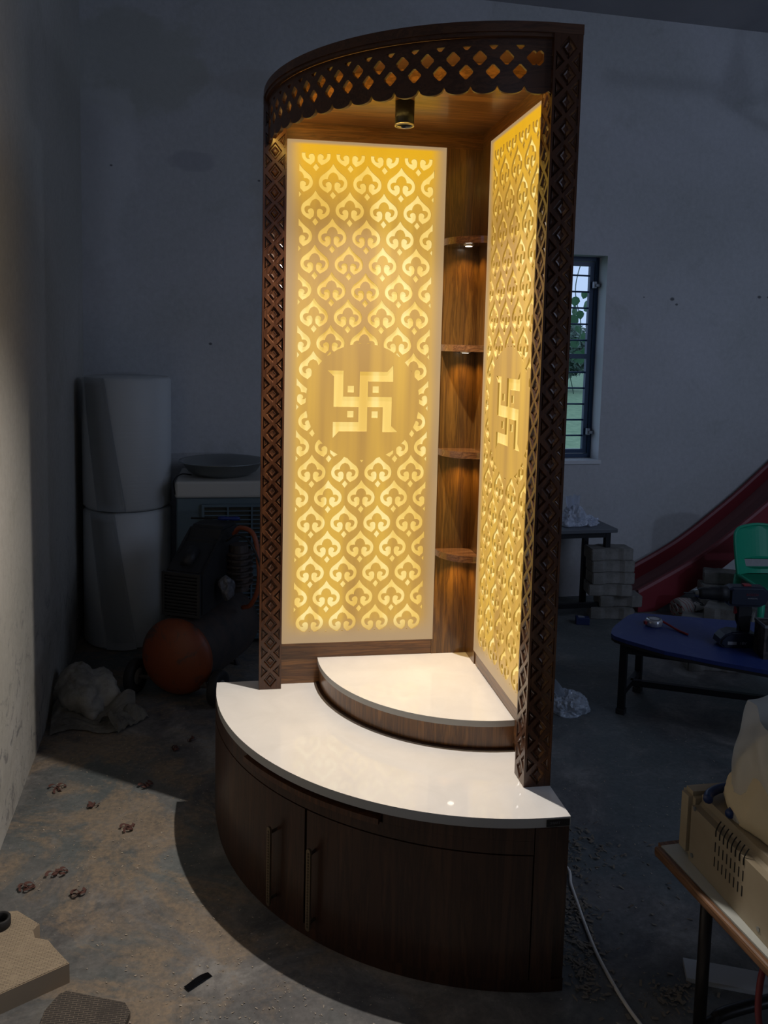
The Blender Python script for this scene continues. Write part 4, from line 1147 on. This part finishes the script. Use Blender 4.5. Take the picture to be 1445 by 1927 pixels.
# cables, board
WC = mat('white_cable_sheath', (.85, .80, .72), .5)
bm = B(); tube(bm, [(.05, -.30, .004), (.12, -.30, .004), (.205, -.345, .004), (.190, -.42, .004), (.178, -.49, .004), (.166, -.56, .004), (.153, -.66, .004), (.150, -.75, .004), (.153, -.83, .004), (.165, -.95, .004), (.15, -1.2, .004)], .0042, 10)
tag(obj('power_cable', bm, WC, None, True), 'white power cable running over the floor from behind the cabinet', 'cable')
bm = B(); tube(bm, [(.42, -1.02, .004), (.35, -1.03, .05), (.315, -1.04, .12), (.300, -1.045, .18), (.315, -1.03, .24), (.36, -1.0, .26), (.45, -.95, .22), (.52, -.90, .10), (.55, -.88, .005)], .0062, 12)
tag(obj('red_hose', bm, mat('red_rubber', (.26, .04, .045), .5), None, True), 'thin red hose looping under the work table', 'hose')
bm = B(); box(bm, (-.02, -.032, 0), (.34, .032, .012), bev=.001)
o = obj('grey_board_offcut', bm, mat('dusty_white_laminate', (.48, .50, .52), .6), None, loc=(.352, -.748, 0)); o.rotation_euler = (0, 0, R(-22)); tag(o, 'dusty pale board strip on the floor behind the work table leg', 'board')

# ================================================================ left foreground
def checker(name, ca, cb, scale, stretch):
    m = mat(name, ca, .8); t = NT(m); v = t.coord('Object', stretch)
    br = t.n('ShaderNodeTexBrick'); br.inputs['Scale'].default_value = scale; br.inputs['Mortar Size'].default_value = .035; br.inputs['Bias'].default_value = 0
    br.inputs['Color1'].default_value = (*ca, 1); br.inputs['Color2'].default_value = (*[q*.9 for q in ca], 1); br.inputs['Mortar'].default_value = (*cb, 1)
    br.inputs['Brick Width'].default_value = .8; br.inputs['Row Height'].default_value = .25
    t.l(v, br.inputs['Vector'])
    n_ = t.noise(t.coord('Object'), 14, 6, .7)
    t.l(t.mix(t.ramp(n_, [(.48, 0.), (.62, .75)]), br.outputs['Color'], tuple(q*1.0 for q in ca)), t.b.inputs['Base Color'])
    t.bump(br.outputs['Fac'], -.3, .002); return m
TAN = mat('dusty_tan_block', (.36, .28, .19), .85)
TANP = checker('tan_ridged_top', (.40, .32, .22), (.17, .13, .09), 60, (1, 1, 1))
tw = thing('tan_board_slab', 'dusty tan slab with a ridged top at the left edge of the floor', 'board', (-1.062, -.600, 0))
slab_o = [(0, 0), (-.045, .055), (-.062, .078), (-.095, .090), (-.105, .115), (-.095, .135), (-.16, .19), (-.34, .18), (-.33, -.20), (-.15, -.085)]
bm = B(); prism(bm, slab_o, 0, .046); obj('block', bm, TAN, tw)
bm = B(); prism(bm, [(x*.985-.002, y*.985+.001) for x, y in slab_o], .0461, .0475); obj('ridged_face', bm, TANP, tw)
rg = thing('black_ring', 'small black rubber ring on the tan slab', 'ring', (-1.247, -.462, .0477))
bm = B(); lathe(bm, [(.017, .002), (.019, 0), (.022, 0), (.024, .002), (.024, .020), (.022, .022), (.019, .022), (.017, .020), (.017, .002)], 32); obj('band', bm, RUB, rg, True)
bm = B(); lathe(bm, [(0, .0005), (.0168, .0005), (.0168, .003), (0, .003)], 28); obj('inner_disc', bm, BLK, rg, True)
DKP = checker('dark_ridged_plate', (.050, .042, .036), (.16, .13, .10), 45, (1, 1, 1))
bm = B(); prism(bm, [(-1.095, -.690), (-1.075, -.648), (-1.060, -.640), (-.930, -.688), (-.915, -.715), (-.935, -.80), (-1.10, -.80)], 0, .014)
tag(obj('dark_rubber_mat', bm, DKP), 'dark ridged rubber offcut on the floor at the bottom left', 'mat')
bm = B(); sheet(bm, 1, 1, 10, 5, lambda a, b: (-.035+.07*a, -.009+.018*b, .003+.006*math.sin(a*4)*a))
o = obj('tape_scrap', bm, mat('glossy_black_tape', (.01, .01, .012), .2), None, loc=(-.776, -.632, 0)); o.rotation_euler = (0, 0, R(38)); tag(o, 'glossy black tape scrap on the floor in front of the cabinet', 'tape')
CURL = mat('reddish_wood_curl', (.095, .036, .026), .75)
spots = [(-1.15, .097, 'nearest the left wall'), (-1.262, .215, 'farthest up beside the left wall'), (-.905, .44, 'left of the cabinet in the shadow'), (-1.165, -.215, 'on the dusty patch'), (-1.106, -.30, 'below the dusty patch'), (-.985, .20, 'in the middle of the tan dust'), (-.865, .50, 'close to the compressor wheel'), (-1.01, -.03, 'in the middle of the lit floor'), (-1.232, -.262, 'nearest the tan slab')]
for x, y, wh in spots:
    bm = B()
    for q in range(4):
        a0 = random.random()*6.28; r0 = random.uniform(.003, .008); c_ = Vector((random.uniform(-.016, .016), random.uniform(-.012, .012), 0))
        sheet(bm, 1, 1, 12, 1, lambda a, b: (c_.x+(r0+a*.008)*math.cos(a0+a*5)+.007*b*math.sin(a0), c_.y+(r0+a*.008)*math.sin(a0+a*5)-.007*b*math.cos(a0), .001+.008*abs(math.sin(a*4+a0))+.003*b), False)
    o = obj('wood_curl', bm, CURL, None, loc=(x, y, 0)); tag(o, 'reddish wood shaving curl '+wh, 'shaving', 'reddish wood curls on the left floor')
def debris(name, label, pts, n, smin, smax, m, spread):
    vs = []; fs = []
    for i in range(n):
        cx, cy, sx1, sy1 = random.choice(pts)
        x = random.gauss(cx, sx1); y = random.gauss(cy, sy1); a = random.random()*6.28; l = random.uniform(smin, smax); w_ = l*random.uniform(.2, .7); z = random.uniform(.0006, spread)
        if x < -1.475+(1.85-y)*.0629+.02 or y > 1.2: continue
        if y > -.1 and x < .06 and x > -.8 and math.hypot(x, y) < .78: continue
        if x*x+y*y < .60 and x < .035: continue
        ca, sa = math.cos(a), math.sin(a); k = len(vs); tlt = random.uniform(-.4, .4)*l
        pts4 = [(-l/2, -w_/2, 0), (l/2, -w_/3, 0), (l/2*.8, w_/2, 0), (-l/2, w_/3, 0)]
        for px, py, _z in pts4:
            for dz in (0, .0008): vs.append((x+px*ca-py*sa, y+px*sa+py*ca, max(.0004, z+tlt*px/l+dz)))
        fs += [(k, k+2, k+4, k+6), (k+1, k+7, k+5, k+3), (k, k+1, k+3, k+2), (k+2, k+3, k+5, k+4), (k+4, k+5, k+7, k+6), (k+6, k+7, k+1, k)]
    return tag(mesh_obj(name, vs, fs, m), label, 'debris', kind='stuff')
CHIP = mat('pale_wood_chip', (.24, .20, .15), .8)
debris('wood_chips', 'grey-brown wood chips scattered on the floor right of the cabinet', [(.12, -.62, .03, .06), (.20, -.33, .035, .06), (.10, -.72, .03, .05), (.28, -.26, .05, .05), (.17, -.50, .02, .04), (.27, -.80, .04, .03), (.30, -.5, .15, .2)], 900, .003, .017, CHIP, .006)
debris('sawdust_flecks', 'tiny pale flecks scattered over the floor', [(-.85, -.4, .25, .3), (-.70, -.75, .15, .12), (.4, .1, .4, .5), (-1.0, .1, .2, .3), (.6, -.2, .4, .4)], 1500, .0015, .006, mat('pale_fleck', (.45, .38, .30), .8), .0012)

# ceiling fan just outside the frame; its shadow falls on the back wall
fan = thing('ceiling_fan', 'dark ceiling fan hanging over the right of the room', 'fan', (2.32, .63, CEIL-.0005))
bm = B(); cyl(bm, (0, 0, -.001), (0, 0, -.62), .012, seg=12); obj('down_rod', bm, FR, fan, True)
bm = B(); lathe(bm, [(0, 0), (.05, -.002), (.045, -.04), (.015, -.06)], 24); obj('canopy', bm, FR, fan, True)
bm = B(); lathe(bm, [(.014, -.58), (.03, -.60), (.055, -.66), (.085, -.735), (.10, -.77), (.10, -.80), (.06, -.82), (0, -.825)], 32); obj('motor', bm, FR, fan, True)
for k in range(3):
    a = R(183+120*k); bm = B(); box(bm, (.09, -.05, -.792), (.60, .05, -.787), Matrix.Rotation(a, 4, 'Z') @ Matrix.Rotation(R(8), 4, 'X')); obj('blade', bm, FR, fan)
